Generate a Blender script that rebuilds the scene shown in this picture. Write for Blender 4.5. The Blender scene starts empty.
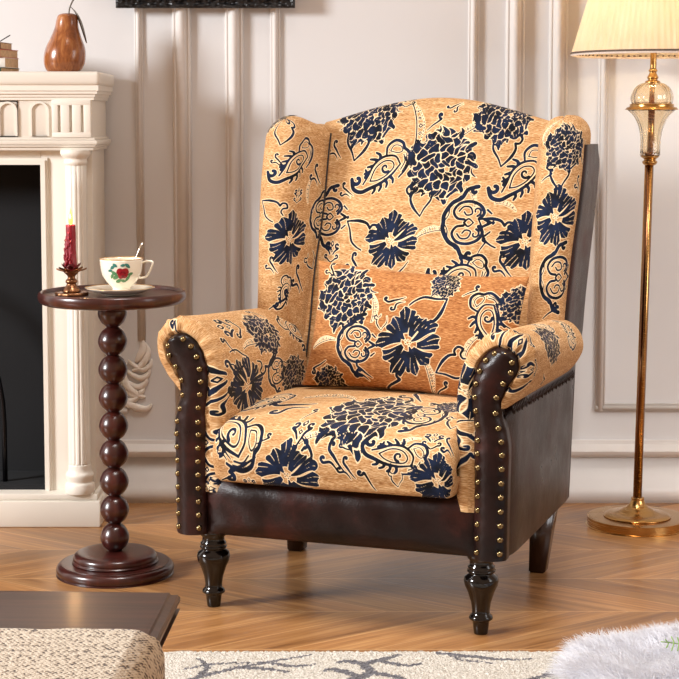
import bpy, bmesh, math, random
import numpy as np
from mathutils import Vector, Matrix
PI = math.pi
SC = bpy.context.scene
# ---------------------------------------------------------------- camera
cam_data = bpy.data.cameras.new('camera')
cam = bpy.data.objects.new('camera', cam_data)
SC.collection.objects.link(cam)
cam.location = (0, 0, 1.08)
cam.rotation_euler = (PI/2 - math.radians(5), 0, 0)
cam_data.sensor_width = 36.0
cam_data.lens = 1700.0/679.0*36.0
cam_data.shift_y = -0.1043
cam_data.clip_start = 0.05
SC.camera = cam
# ---------------------------------------------------------------- world and lights
world = bpy.data.worlds.new('world'); SC.world = world; world.use_nodes = True
wn = world.node_tree.nodes; wl = world.node_tree.links
wn['Background'].inputs[0].default_value = (1.0, 0.66, 0.45, 1)
wn['Background'].inputs[1].default_value = 0.43

def area(name, loc, target, size, power, color, size_y=None, spread=180):
    l = bpy.data.lights.new(name, 'AREA'); l.energy = power; l.color = color
    l.shape = 'RECTANGLE'; l.size = size; l.size_y = size_y or size
    l.spread = math.radians(spread)
    o = bpy.data.objects.new(name, l); SC.collection.objects.link(o)
    o.location = loc
    d = Vector(target) - Vector(loc)
    o.rotation_euler = d.to_track_quat('-Z', 'Y').to_euler()
    return o
area('window_daylight', (-4.7, 1.9, 2.25), (0.2, 4.3, 0.75), 1.0, 290, (0.96, 0.98, 1.0), 0.9)
area('right_wall_fill', (2.7, 2.7, 1.5), (1.35, 4.75, 0.7), 1.2, 9.5, (0.94, 0.97, 1.0), 1.4, 85)  # fill added to brighten the wall at right, not a real window
area('overhead_fill', (0.1, 2.9, 3.1), (0.15, 3.7, 0.4), 0.9, 8, (1.0, 0.98, 0.95), None, 56)  # unseen fill added overhead to lift the seat cushion top
SC.view_settings.view_transform = 'Standard'
SC.view_settings.look = 'None'
SC.view_settings.gamma = 1
SC.view_settings.use_curve_mapping = False
SC.view_settings.exposure = 0.28

# ---------------------------------------------------------------- material helpers
def srgb(r, g, b):
    f = lambda c: (c/255/12.92) if c/255 <= 0.04045 else ((c/255+0.055)/1.055)**2.4
    return (f(r), f(g), f(b), 1)
class NT:
    def __init__(s, name):
        s.m = bpy.data.materials.new(name); s.m.use_nodes = True
        s.t = s.m.node_tree; s.n = s.t.nodes; s.b = s.n['Principled BSDF']
    def add(s, typ, **kw):
        n = s.n.new(typ)
        for k, v in kw.items(): setattr(n, k, v)
        return n
    def link(s, a, b): s.t.links.new(a, b)
    def set(s, **kw):
        for k, v in kw.items():
            s.b.inputs[k.replace('_', ' ')].default_value = v
        return s
    def coord(s, which='Object'):
        return s.add('ShaderNodeTexCoord').outputs[which]
    def mapping(s, src, scale=(1, 1, 1), rot=(0, 0, 0)):
        m = s.add('ShaderNodeMapping'); m.inputs['Scale'].default_value = scale
        m.inputs['Rotation'].default_value = rot
        s.link(src, m.inputs['Vector']); return m.outputs[0]
    def noise(s, vec, scale=5, detail=4, rough=0.5, dist=0.0):
        n = s.add('ShaderNodeTexNoise'); n.inputs['Scale'].default_value = scale
        n.inputs['Detail'].default_value = detail; n.inputs['Roughness'].default_value = rough
        n.inputs['Distortion'].default_value = dist
        if vec is not None: s.link(vec, n.inputs['Vector'])
        return n.outputs['Fac']
    def ramp(s, fac, stops):
        r = s.add('ShaderNodeValToRGB'); e = r.color_ramp.elements
        while len(e) < len(stops): e.new(0.5)
        for i, (p, c) in enumerate(stops): e[i].position = p; e[i].color = c
        s.link(fac, r.inputs[0]); return r.outputs[0]
    def maprange(s, v, a, b, c=0.0, d=1.0):
        r = s.add('ShaderNodeMapRange'); r.inputs[1].default_value = a; r.inputs[2].default_value = b
        r.inputs[3].default_value = c; r.inputs[4].default_value = d
        s.link(v, r.inputs[0]); return r.outputs[0]
    def math(s, op, a, b=None, c=None):
        n = s.add('ShaderNodeMath', operation=op)
        for i, v in enumerate((a, b, c)):
            if v is None: continue
            if isinstance(v, (int, float)): n.inputs[i].default_value = v
            else: s.link(v, n.inputs[i])
        return n.outputs[0]
    def mix(s, fac, a, b, blend='MIX'):
        n = s.add('ShaderNodeMix', data_type='RGBA', blend_type=blend)
        for i, v in ((0, fac), (6, a), (7, b)):
            if isinstance(v, (int, float)): n.inputs[i].default_value = v
            elif isinstance(v, tuple): n.inputs[i].default_value = v
            else: s.link(v, n.inputs[i])
        return n.outputs[2]
    def bump(s, h, strength=0.3, dist=0.002):
        n = s.add('ShaderNodeBump'); n.inputs['Strength'].default_value = strength
        n.inputs['Distance'].default_value = dist
        s.link(h, n.inputs['Height']); s.link(n.outputs[0], s.b.inputs['Normal']); return n
    def base(s, c):
        if isinstance(c, tuple): s.b.inputs['Base Color'].default_value = c
        else: s.link(c, s.b.inputs['Base Color'])
        return s

def plain(name, col, rough=0.5, metal=0.0, noise=0.0, nscale=30, bump=0.0, bscale=80, coat=0.0, bdist=0.002):
    t = NT(name); t.set(Roughness=rough, Metallic=metal, Coat_Weight=coat)
    v = t.coord()
    if noise > 0:
        c2 = tuple(min(1, x*(1-noise)) for x in col[:3])+(1,); c1 = tuple(min(1, x*(1+noise)) for x in col[:3])+(1,)
        t.base(t.ramp(t.noise(v, nscale, 5), [(0.3, c2), (0.7, c1)]))
    else: t.base(col)
    if bump > 0: t.bump(t.noise(v, bscale, 5), bump, bdist)
    return t.m
M = {}
M['wall'] = plain('wall_paint', srgb(217, 216, 216), 0.55, noise=0.015, nscale=3, bump=0.05, bscale=200)
M['trim'] = plain('trim_paint', srgb(222, 218, 214), 0.42, noise=0.01)
M['mantel'] = plain('mantel_paint', srgb(228, 222, 211), 0.45, noise=0.02, nscale=8)
M['plaster'] = plain('plaster_relief', srgb(233, 226, 217), 0.6, noise=0.03, nscale=60)
M['firebox'] = plain('firebox_black', srgb(13, 14, 17), 0.9, noise=0.1, nscale=12)
M['iron'] = plain('black_iron', srgb(22, 22, 25), 0.35, 0.6)
M['seam'] = plain('dark_seam', srgb(30, 26, 24), 0.7)
M['lacquer'] = plain('black_lacquer', srgb(10, 7, 7), 0.12, coat=0.15)
M['rearleg'] = plain('rear_leg_wood', srgb(46, 24, 17), 0.25, noise=0.25, nscale=20, coat=0.3)
M['ceramic'] = plain('glazed_ceramic', srgb(240, 234, 218), 0.12, coat=0.5)
M['silver'] = plain('silver_metal', srgb(225, 218, 205), 0.2, 1.0)
M['rose'] = plain('rose_enamel', srgb(150, 30, 40), 0.2)
M['rosedark'] = plain('dark_rose_enamel', srgb(105, 14, 28), 0.2)
M['leafgreen'] = plain('leaf_green_enamel', srgb(88, 140, 95), 0.2)
M['leafteal'] = plain('leaf_teal_enamel', srgb(60, 125, 115), 0.2)
M['gilt'] = plain('gilt_rim', srgb(196, 150, 80), 0.3, 0.6)
M['brass_nail'] = plain('antique_nail_brass', srgb(136, 118, 84), 0.25, 1.0, noise=0.25, nscale=300)
M['bulb'] = plain('bulb_glass', (1, 1, 1, 1))
M['canvas'] = plain('canvas_print', srgb(150, 142, 130), 0.7, noise=0.3, nscale=4)

def m_leather():
    t = NT('brown_leather'); v = t.coord()
    n = t.noise(v, 7, 5, 0.6)
    t.base(t.ramp(n, [(0.32, srgb(16, 9, 9)), (0.52, srgb(34, 17, 15)), (0.72, srgb(68, 31, 25))]))
    r = t.maprange(t.noise(v, 14, 4), 0.3, 0.7, 0.27, 0.40); t.link(r, t.b.inputs['Roughness'])
    vo = t.add('ShaderNodeTexVoronoi'); vo.inputs['Scale'].default_value = 420; t.link(v, vo.inputs['Vector'])
    h = t.math('ADD', t.math('MULTIPLY', vo.outputs['Distance'], 0.35), t.math('MULTIPLY', t.noise(v, 22, 5, 0.6), 2.2))
    t.bump(h, 0.22, 0.003); t.b.inputs['Specular IOR Level'].default_value = 0.27
    return t.m
M['leather'] = m_leather()

def m_fabric(name='floral_chenille', warm=0):
    t = NT(name)
    a = t.add('ShaderNodeAttribute', attribute_name='st'); st = a.outputs['Vector']
    ink = t.add('ShaderNodeAttribute', attribute_name='ink').outputs['Fac']
    fine = t.noise(t.mapping(st, (90, 700, 1)), 1.0, 4, 0.62)
    wide = t.noise(t.mapping(st, (14, 90, 1)), 1.0, 4, 0.6)
    f = t.math('ADD', t.math('MULTIPLY', fine, 0.78), t.math('MULTIPLY', wide, 0.24))
    tan = t.ramp(f, [(0.40, srgb(142, 96, 54)), (0.48, srgb(180, 134, 86)), (0.55, srgb(200, 159, 112)), (0.65, srgb(230, 202, 162))])
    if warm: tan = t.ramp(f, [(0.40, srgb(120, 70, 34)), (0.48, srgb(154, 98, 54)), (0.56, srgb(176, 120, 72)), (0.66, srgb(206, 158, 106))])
    cream = t.ramp(fine, [(0.3, srgb(226, 196, 152)), (0.7, srgb(246, 224, 188))])
    navy = t.ramp(t.noise(st, 26, 3), [(0.35, srgb(11, 13, 20)), (0.65, srgb(22, 35, 62))])
    jit = t.math('MULTIPLY', t.math('SUBTRACT', t.noise(st, 520, 2), 0.5), 0.0009)
    d = t.math('ADD', ink, jit)
    mrim = t.maprange(d, 0.0012, 0.0021, 1, 0)
    mink = t.maprange(d, -0.0003, 0.0004, 1, 0)
    t.base(t.mix(mink, t.mix(mrim, tan, cream), navy))
    t.b.inputs['Specular IOR Level'].default_value = 0.15
    t.set(Roughness=0.8, Sheen_Weight=0.08, Sheen_Roughness=0.4)
    t.b.inputs['Sheen Tint'].default_value = srgb(255, 225, 190)
    h = t.math('ADD', t.math('MULTIPLY', fine, 1.0), t.math('MULTIPLY', mink, -0.5))
    t.bump(h, 0.35, 0.0012)
    return t.m
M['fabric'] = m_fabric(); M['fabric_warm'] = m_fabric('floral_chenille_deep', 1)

def m_wood(name, cols, scale=(3, 30, 30), rough=0.3, coat=0.3, dist=1.5, bump=0.06):
    t = NT(name); v = t.mapping(t.coord(), scale)
    n = t.noise(v, 1.0, 6, 0.6, dist)
    t.base(t.ramp(n, [(0.3, cols[0]), (0.52, cols[1]), (0.75, cols[2])]))
    t.set(Roughness=rough, Coat_Weight=coat, Coat_Roughness=0.15); t.bump(n, bump, 0.002)
    return t.m
M['mahogany'] = m_wood('red_mahogany', (srgb(38, 13, 11), srgb(60, 22, 17), srgb(84, 34, 25)), (20, 20, 5), 0.3, 0.35)
M['tablewood'] = m_wood('dark_walnut', (srgb(44, 25, 20), srgb(66, 39, 30), srgb(90, 54, 41)), (2.5, 45, 45), 0.34, 0.25)
M['pearwood'] = m_wood('turned_pear_wood', (srgb(104, 54, 26), srgb(148, 86, 44), srgb(184, 126, 74)), (28, 28, 9), 0.25, 0.5, 2.5)

def m_floor():
    t = NT('chevron_parquet'); v = t.coord()
    sx = t.add('ShaderNodeSeparateXYZ'); t.link(v, sx.inputs[0]); X, Y = sx.outputs[0], sx.outputs[1]
    W = 0.27; K = 1.45; PW = 0.178
    u = t.math('DIVIDE', t.math('SUBTRACT', Y, 3.67), W)
    col = t.math('FLOOR', u); fr = t.math('SUBTRACT', u, col)
    odd = t.math('FLOORED_MODULO', col, 2.0)
    sg = t.math('SUBTRACT', t.math('MULTIPLY', odd, -2.0), -1.0)          # +1 even, -1 odd
    fo = t.math('ADD', t.math('MULTIPLY', fr, sg), odd)                    # triangle wave 0..1
    q = t.math('DIVIDE', t.math('ADD', t.math('ADD', X, 0.073), t.math('MULTIPLY', fo, W*K)), PW)
    idx = t.math('FLOOR', q); fq = t.math('SUBTRACT', q, idx)
    cb = t.add('ShaderNodeCombineXYZ'); t.link(col, cb.inputs[0]); t.link(idx, cb.inputs[1])
    wn_ = t.add('ShaderNodeTexWhiteNoise', noise_dimensions='2D'); t.link(cb.outputs[0], wn_.inputs['Vector'])
    rnd = wn_.outputs['Value']
    # grain coordinates: across the plank = q, along = Y
    g = t.add('ShaderNodeCombineXYZ')
    t.link(t.math('MULTIPLY', q, 4.5), g.inputs[0]); t.link(t.math('MULTIPLY', Y, 3.0), g.inputs[1]); t.link(t.math('MULTIPLY', rnd, 37.0), g.inputs[2])
    gr = t.noise(g.outputs[0], 1.3, 7, 0.62, 1.2)
    c = t.ramp(gr, [(0.28, srgb(126, 82, 44)), (0.5, srgb(168, 118, 70)), (0.74, srgb(200, 154, 102))])
    tint = t.maprange(rnd, 0, 1, 0.78, 1.14)
    hv = t.add('ShaderNodeHueSaturation'); t.link(tint, hv.inputs['Value']); t.link(c, hv.inputs['Color']); c = hv.outputs[0]
    # joints
    e1 = t.math('MINIMUM', fq, t.math('SUBTRACT', 1.0, fq)); e1 = t.math('MULTIPLY', e1, PW)
    e2 = t.math('MINIMUM', fr, t.math('SUBTRACT', 1.0, fr)); e2 = t.math('MULTIPLY', e2, W)
    e = t.math('MINIMUM', e1, e2)
    light = t.maprange(e, 0.0010, 0.0032, 1, 0)
    c = t.mix(t.math('MULTIPLY', light, 0.65), c, srgb(214, 168, 118))
    t.base(c)
    t.link(t.maprange(gr, 0.3, 0.7, 0.30, 0.42), t.b.inputs['Roughness'])
    t.set(Coat_Weight=0.25, Coat_Roughness=0.22)
    t.bump(t.math('SUBTRACT', t.math('MULTIPLY', gr, 0.3), light), 0.12, 0.001)
    return t.m
M['floor'] = m_floor()

def m_brass(name, col, rough):
    t = NT(name); v = t.mapping(t.coord(), (3, 3, 160))
    t.base(col); t.set(Metallic=1.0)
    t.link(t.maprange(t.noise(v, 3, 3), 0.3, 0.7, rough-0.05, rough+0.08), t.b.inputs['Roughness'])
    return t.m
M['brass'] = m_brass('brushed_brass', srgb(192, 150, 92), 0.22)
M['darkbrass'] = m_brass('bronze_tube', srgb(140, 98, 68), 0.2)
def m_glass():
    t = NT('amber_glass'); t.base(srgb(255, 244, 224)); t.set(Roughness=0.04, IOR=1.42, Transmission_Weight=0.97, Coat_Weight=0.5)
    return t.m
M['glass'] = m_glass()
def m_shade():
    t = NT('pleated_shade_fabric'); v = t.coord()
    n = t.noise(t.mapping(v, (60, 60, 2)), 1.0, 4)
    c = t.ramp(n, [(0.3, srgb(224, 204, 172)), (0.7, srgb(240, 226, 200))])
    t.base(c); t.set(Roughness=0.8)
    tr = t.add('ShaderNodeBsdfTranslucent'); tr.inputs[0].default_value = srgb(255, 232, 198)
    mx = t.add('ShaderNodeMixShader'); mx.inputs[0].default_value = 0.48
    out = t.n['Material Output']
    t.link(t.b.outputs[0], mx.inputs[1]); t.link(tr.outputs[0], mx.inputs[2]); t.link(mx.outputs[0], out.inputs[0])
    return t.m
M['shade'] = m_shade()
M['shadetrim'] = plain('shade_braid', srgb(96, 78, 66), 0.7, noise=0.5, nscale=260)
M['shadetrimlight'] = plain('shade_band', srgb(214, 196, 182), 0.7, noise=0.1, nscale=200)
def m_wax():
    t = NT('red_wax'); t.base(srgb(138, 22, 40)); t.set(Roughness=0.35, Subsurface_Weight=0.35, Subsurface_Scale=0.01)
    t.b.inputs['Subsurface Radius'].default_value = (1, 0.25, 0.15)
    return t.m
M['wax'] = m_wax()
def m_emit(name, col, s):
    t = NT(name); t.base((0, 0, 0, 1)); t.b.inputs['Emission Color'].default_value = col; t.b.inputs['Emission Strength'].default_value = s
    return t.m
M['flame'] = m_emit('candle_flame', (1.0, 0.42, 0.10, 1), 2.0)
M['bulb'] = m_emit('lamp_bulb', (1.0, 0.72, 0.38, 1), 12)
M['bronze'] = plain('aged_bronze_lotus', srgb(134, 92, 62), 0.32, 0.85, noise=0.35, nscale=70)
M['lotusred'] = plain('lotus_red_glaze', srgb(112, 38, 40), 0.25, 0.3, noise=0.4, nscale=90)
def m_carved():
    t = NT('carved_black_frame'); v = t.coord()
    vo = t.add('ShaderNodeTexVoronoi', feature='SMOOTH_F1'); vo.inputs['Scale'].default_value = 75
    t.link(t.mapping(v, (1, 1, 1.6)), vo.inputs['Vector'])
    t.base(srgb(16, 17, 20)); t.set(Roughness=0.35); t.bump(vo.outputs['Distance'], 0.9, 0.01)
    return t.m
M['frame'] = m_carved()
def m_rug():
    t = NT('tufted_rug'); v = t.coord()
    ink = t.add('ShaderNodeAttribute', attribute_name='ink').outputs['Fac']
    vo = t.add('ShaderNodeTexVoronoi'); vo.inputs['Scale'].default_value = 230; t.link(v, vo.inputs['Vector'])
    n = t.noise(v, 190, 3)
    cr = t.ramp(n, [(0.3, srgb(180, 172, 158)), (0.65, srgb(220, 214, 204))])
    dk = t.ramp(n, [(0.3, srgb(48, 48, 60)), (0.7, srgb(86, 86, 98))])
    d = t.math('ADD', ink, t.math('MULTIPLY', t.math('SUBTRACT', t.noise(v, 160, 3), 0.5), 0.022))
    t.base(t.mix(t.maprange(d, -0.001, 0.0015, 0.92, 0), cr, dk)); t.set(Roughness=0.95, Sheen_Weight=0.2)
    t.bump(vo.outputs['Distance'], 0.8, 0.004)
    return t.m
M['rug'] = m_rug()
def m_tweed():
    t = NT('woven_tweed'); v = t.coord()
    sx = t.add('ShaderNodeSeparateXYZ'); t.link(v, sx.inputs[0])
    w1 = t.math('SINE', t.math('MULTIPLY', sx.outputs[0], 900)); w2 = t.math('SINE', t.math('MULTIPLY', t.math('ADD', sx.outputs[1], sx.outputs[2]), 620))
    n = t.noise(t.mapping(v, (150, 95, 95)), 1.0, 3, 0.6)
    k = t.math('ADD', t.math('MULTIPLY', n, 1.0), t.math('MULTIPLY', t.math('MULTIPLY', w1, w2), 0.10))
    t.base(t.ramp(k, [(0.33, srgb(70, 58, 50)), (0.41, srgb(160, 144, 124)), (0.47, srgb(224, 212, 190)), (0.7, srgb(244, 236, 218))]))
    t.set(Roughness=0.9, Sheen_Weight=0.2); t.bump(k, 0.8, 0.003)
    return t.m
M['tweed'] = m_tweed()
def m_fur():
    t = NT('white_fur'); t.base(srgb(240, 240, 244)); t.set(Roughness=0.7)
    tr = t.add('ShaderNodeBsdfTranslucent'); tr.inputs[0].default_value = srgb(232, 234, 240)
    mx = t.add('ShaderNodeMixShader'); mx.inputs[0].default_value = 0.45
    t.link(t.b.outputs[0], mx.inputs[1]); t.link(tr.outputs[0], mx.inputs[2]); t.link(mx.outputs[0], t.n['Material Output'].inputs[0])
    return t.m
M['fur'] = m_fur()
M['furbase'] = plain('fur_backing', srgb(238, 236, 240), 0.9)
M['sprig'] = plain('sprig_green', srgb(150, 190, 110), 0.5, noise=0.2)
M['sprigdark'] = plain('sprig_plum', srgb(84, 58, 66), 0.6, noise=0.2)
M['sprigcream'] = plain('sprig_blush', srgb(206, 176, 160), 0.6)
M['bookred'] = plain('book_red', srgb(188, 70, 62), 0.6, noise=0.1)
M['bookbrown'] = plain('book_brown', srgb(120, 92, 72), 0.6, noise=0.1)
M['bookwhite'] = plain('book_white', srgb(226, 222, 214), 0.6)
M['bookgreen'] = plain('book_green', srgb(58, 74, 56), 0.6, noise=0.1)
M['pages'] = plain('book_pages', srgb(206, 178, 140), 0.8, noise=0.12, nscale=150)
M['stem'] = plain('pear_stem_metal', srgb(104, 98, 90), 0.4, 0.5, noise=0.2)

# ---------------------------------------------------------------- object helpers
COL = SC.collection
def link(o, parent=None):
    COL.objects.link(o)
    if parent is not None: o.parent = parent
    return o
def tag(o, label=None, cat=None, group=None, kind=None):
    if label: o['label'] = label
    if cat: o['category'] = cat
    if group: o['group'] = group
    if kind: o['kind'] = kind
    return o
def thing(name, label, cat, loc=(0, 0, 0), rz=0, group=None):
    o = bpy.data.objects.new(name, None); o.empty_display_size = 0.05; link(o)
    o.location = loc; o.rotation_euler = (0, 0, rz)
    return tag(o, label, cat, group)
def obj(name, bm, m, parent=None, smooth=True, loc=None, auto=None):
    me = bpy.data.meshes.new(name); bmesh.ops.recalc_face_normals(bm, faces=bm.faces)
    if auto is not None:
        for e in bm.edges:
            if len(e.link_faces) == 2 and e.calc_face_angle(0) > math.radians(auto): e.smooth = False
    bm.to_mesh(me); bm.free()
    for p in me.polygons: p.use_smooth = smooth
    me.materials.append(M[m] if isinstance(m, str) else m)
    o = bpy.data.objects.new(name, me); link(o, parent)
    if loc is not None: o.location = loc
    return o
def npmesh(name, V, Q, m, parent=None, attrs=None, vattrs=None, smooth=True):
    """fast mesh from numpy: V (n,3), Q (k,4) or (k,3)"""
    me = bpy.data.meshes.new(name); k = Q.shape[1]
    me.vertices.add(len(V)); me.vertices.foreach_set('co', np.ascontiguousarray(V, dtype=np.float32).ravel())
    me.loops.add(Q.size); me.loops.foreach_set('vertex_index', np.ascontiguousarray(Q, dtype=np.int32).ravel())
    me.polygons.add(len(Q)); me.polygons.foreach_set('loop_start', np.arange(0, Q.size, k, dtype=np.int32))
    me.polygons.foreach_set('use_smooth', np.full(len(Q), smooth))
    for a, arr in (attrs or {}).items():
        at = me.attributes.new(a, 'FLOAT', 'POINT'); at.data.foreach_set('value', arr.astype(np.float32).ravel())
    for a, arr in (vattrs or {}).items():
        at = me.attributes.new(a, 'FLOAT_VECTOR', 'POINT'); at.data.foreach_set('vector', arr.astype(np.float32).ravel())
    me.update(calc_edges=True); me.validate()
    me.materials.append(M[m] if isinstance(m, str) else m)
    o = bpy.data.objects.new(name, me); link(o, parent); return o
def gridq(n, k, wrapk=False, flip=False):
    """quads of an n x k vertex grid"""
    i = np.arange(n-1)[:, None]; j = np.arange(k if wrapk else k-1)[None, :]
    j2 = (j+1) % k
    q = np.stack([i*k+j, i*k+j2, (i+1)*k+j2, (i+1)*k+j], -1).reshape(-1, 4)
    return q[:, ::-1].copy() if flip else q
def box(bm, x0, x1, y0, y1, z0, z1, bevel=0.0, seg=2):
    r = bmesh.ops.create_cube(bm, size=1)
    vs = r['verts']
    for v in vs:
        v.co = Vector(((x0+x1)/2+v.co.x*(x1-x0), (y0+y1)/2+v.co.y*(y1-y0), (z0+z1)/2+v.co.z*(z1-z0)))
    if bevel > 0:
        es = list({e for v in vs for e in v.link_edges})
        bmesh.ops.bevel(bm, geom=es, offset=bevel, segments=seg, profile=0.5, affect='EDGES')
    return bm
def bbox(*a, **k): return box(bmesh.new(), *a, **k)
def lathe(bm, prof, seg=48, c=(0, 0), shear=0.0, rfun=None):
    """prof: list of (r, z); revolve round z at c"""
    rows = []
    for (r, z) in prof:
        row = []
        for k in range(seg):
            a = 2*PI*k/seg; rr = r*(rfun(a, z) if rfun else 1)
            row.append(bm.verts.new((c[0]+shear*z+rr*math.cos(a), c[1]+rr*math.sin(a), z)))
        rows.append(row)
    for a, b in zip(rows[:-1], rows[1:]):
        for k in range(seg):
            bm.faces.new((a[k], a[(k+1) % seg], b[(k+1) % seg], b[k]))
    if prof[0][0] > 1e-5: bm.faces.new(rows[0][::-1])
    if prof[-1][0] > 1e-5: bm.faces.new(rows[-1])
    bmesh.ops.remove_doubles(bm, verts=bm.verts, dist=1e-6)
    return bm
def smooth_prof(pts, n=8):
    P = np.array(pts, float); out = []
    Q = np.vstack([2*P[0]-P[1], P, 2*P[-1]-P[-2]])
    for i in range(1, len(Q)-2):
        for k in range(n):
            t = k/n; p0, p1, p2, p3 = Q[i-1], Q[i], Q[i+1], Q[i+2]
            out.append(0.5*((2*p1)+(-p0+p2)*t+(2*p0-5*p1+4*p2-p3)*t*t+(-p0+3*p1-3*p2+p3)*t**3))
    out.append(P[-1]); return np.array(out)
def tube(bm, pts, rad, seg=10, closed=False, flat=1.0):
    pts = [Vector(p) for p in pts]; n = len(pts)
    rad = [rad]*n if isinstance(rad, (int, float)) else list(rad)
    rows = []; up = None
    for i, p in enumerate(pts):
        d = (pts[min(i+1, n-1)]-pts[max(i-1, 0)])
        if d.length < 1e-9: d = Vector((0, 0, 1))
        d.normalize()
        if up is None: up = d.orthogonal().normalized()
        up = (up-d*up.dot(d)).normalized(); s = d.cross(up)
        rows.append([bm.verts.new(p+(up*math.cos(a)*flat+s*math.sin(a))*rad[i]) for a in (2*PI*k/seg for k in range(seg))])
    for a, b in zip(rows[:-1], rows[1:]):
        for k in range(seg): bm.faces.new((a[k], a[(k+1) % seg], b[(k+1) % seg], b[k]))
    bm.faces.new(rows[0][::-1]); bm.faces.new(rows[-1])
    return bm
def prism(bm, outline, y0, y1, axis='y'):
    """outline in (a,b) extruded; axis y: (x,z), axis x: (y,z), axis z: (x,y)"""
    f = {'y': lambda a, b, c: (a, c, b), 'x': lambda a, b, c: (c, a, b), 'z': lambda a, b, c: (a, b, c)}[axis]
    A = [bm.verts.new(f(a, b, y0)) for a, b in outline]; B = [bm.verts.new(f(a, b, y1)) for a, b in outline]
    n = len(A); bm.faces.new(A); bm.faces.new(B[::-1])
    for i in range(n): bm.faces.new((A[i], B[i], B[(i+1) % n], A[(i+1) % n]))
    return bm
def ease(x, a, b):
    t = np.clip((x-a)/(b-a), 0, 1); return t*t*(3-2*t)
# ---------------------------------------------------------------- the woven pattern: signed distances of its motifs (metres, <0 = navy)
def cr(pts, n=7):
    return smooth_prof(pts, n)
def stroke(x, y, pts, w0, w1=None, wm=None, n=7, k=1.14, b=.004):
    """distance to a smooth tapered line; widths are half widths at start / middle / end"""
    P = cr(pts, n) if len(pts) > 2 else np.array(pts, float)
    w1 = w0 if w1 is None else w1; wm = (w0+w1)/2 if wm is None else wm
    L = np.concatenate([[0], np.cumsum(np.hypot(*(P[1:]-P[:-1]).T))]); L /= max(L[-1], 1e-9)
    W = np.interp(L, [0, .5, 1], [w0, wm, w1])*k+b
    d = np.full(x.shape, 9.0)
    for i in range(len(P)-1):
        a, b = P[i], P[i+1]; ab = b-a; q = ab@ab
        if q < 1e-12: continue
        t = np.clip(((x-a[0])*ab[0]+(y-a[1])*ab[1])/q, 0, 1)
        d = np.minimum(d, np.hypot(x-a[0]-t*ab[0], y-a[1]-t*ab[1])-(W[i]+(W[i+1]-W[i])*t))
    return d
def disc(x, y, cx, cy, r): return np.hypot(x-cx, y-cy)-r
def U(*a):
    d = a[0]
    for b in a[1:]: d = np.minimum(d, b)
    return d
def spiral(cx, cy, r0, r1, a0, a1, n=9):
    return [(cx+(r0+(r1-r0)*k/(n-1))*math.cos(math.radians(a0+(a1-a0)*k/(n-1))),
             cy+(r0+(r1-r0)*k/(n-1))*math.sin(math.radians(a0+(a1-a0)*k/(n-1)))) for k in range(n)]
def voronoi_gap(x, y, S, w):
    d = np.stack([np.hypot(x-sx, y-sy) for sx, sy in S]); d.sort(axis=0)
    return w-(d[1]-d[0])/2
def mot_aster(x, y):          # open flower with broad split petals
    x = x+.03*np.sin(5*y+1); y = y+.03*np.sin(6*x)
    r = np.hypot(x, y); th = np.arctan2(y, x)
    B = np.radians([-172, -134, -98, -66, -28, 8, 38, 78, 112, 152, 188]); L = [.92, 1.04, .94, .86, .98, 1.0, .86, 1.05, .9, .98]
    d = np.full(x.shape, 9.0)
    for i in range(10):
        c = (B[i]+B[i+1])/2; h = (B[i+1]-B[i])/2
        ph = (th-c-.10*np.sin(4*r+i)+PI) % (2*PI)-PI; q = np.clip(ph/h, -1.6, 1.6)
        R = L[i]*(1-.13*np.abs(q)**3)-.075*np.abs(np.sin(q*2.9+i*1.3))**2
        side = (np.abs(ph)-h)*r*.9
        p = np.maximum(np.maximum(r-R, side+.012), .20+.09*math.sin(i*2.1)-r)
        for k, r0 in ((-.36, .48), (.30, .60)):
            cut = .004+.008*np.clip(r, 0, 1)-np.abs((ph-k*h)*r)
            p = np.maximum(p, np.where(r > r0+.10*math.sin(i*3+k), cut, -9))
        d = U(d, p)
    for k in range(5): d = U(d, disc(x, y, .08*math.cos(k*1.256), .07*math.sin(k*1.256), .022))
    return d
def mot_peony(x, y):          # heavy ruffled flower
    x = x+.06*np.sin(6*y+1)+.035*np.sin(19*y); y = y+.06*np.sin(7*x)+.035*np.sin(18*x+2)
    r = np.hypot(x, y); th = np.arctan2(y, x)
    R = .98+.06*np.sin(5*th+1)+.05*np.sin(13*th)+.035*np.sin(23*th+2)
    rnd = random.Random(5); S = []
    cx, cy = .22, -.12
    for ring, (n, rr) in enumerate(((5, .14), (9, .31), (14, .52), (17, .72), (24, .96))):
        for k in range(n):
            a = 2*PI*(k+.5*(ring % 2)+rnd.uniform(-.3, .3))/n; q = rr*rnd.uniform(.86, 1.1); m = (1-rr*.9)
            S.append((cx*m+q*math.cos(a)*.95, cy*m+q*math.sin(a)*1.0))
    g = voronoi_gap(x, y, S, .0115)
    d = np.maximum(np.maximum((r-R)*.8, g), .08-np.hypot(x-cx*.9, y-cy*.9))
    f = .012-np.abs(np.sin(th*11+2*np.sin(3*th)+3*r))*r*.16
    return np.maximum(d, np.where(r > .70+.08*np.sin(th*5), f, -9))
def mot_leaf(x, y):           # pointed outline leaf hanging under a flower
    return U(stroke(x, y, [(-.12, .75), (-.2, .5), (-.42, .45), (-.62, .62), (-.78, .42), (-.66, .2), (-.45, .2)], .03, .05, .055),
             stroke(x, y, [(-.45, .2), (-.5, -.1), (-.3, -.5), (.12, -.95)], .05, .03, .07),
             stroke(x, y, [(.12, -.95), (.3, -.55), (.6, -.1), (.62, .3), (.55, .6)], .03, .03, .05))
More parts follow.
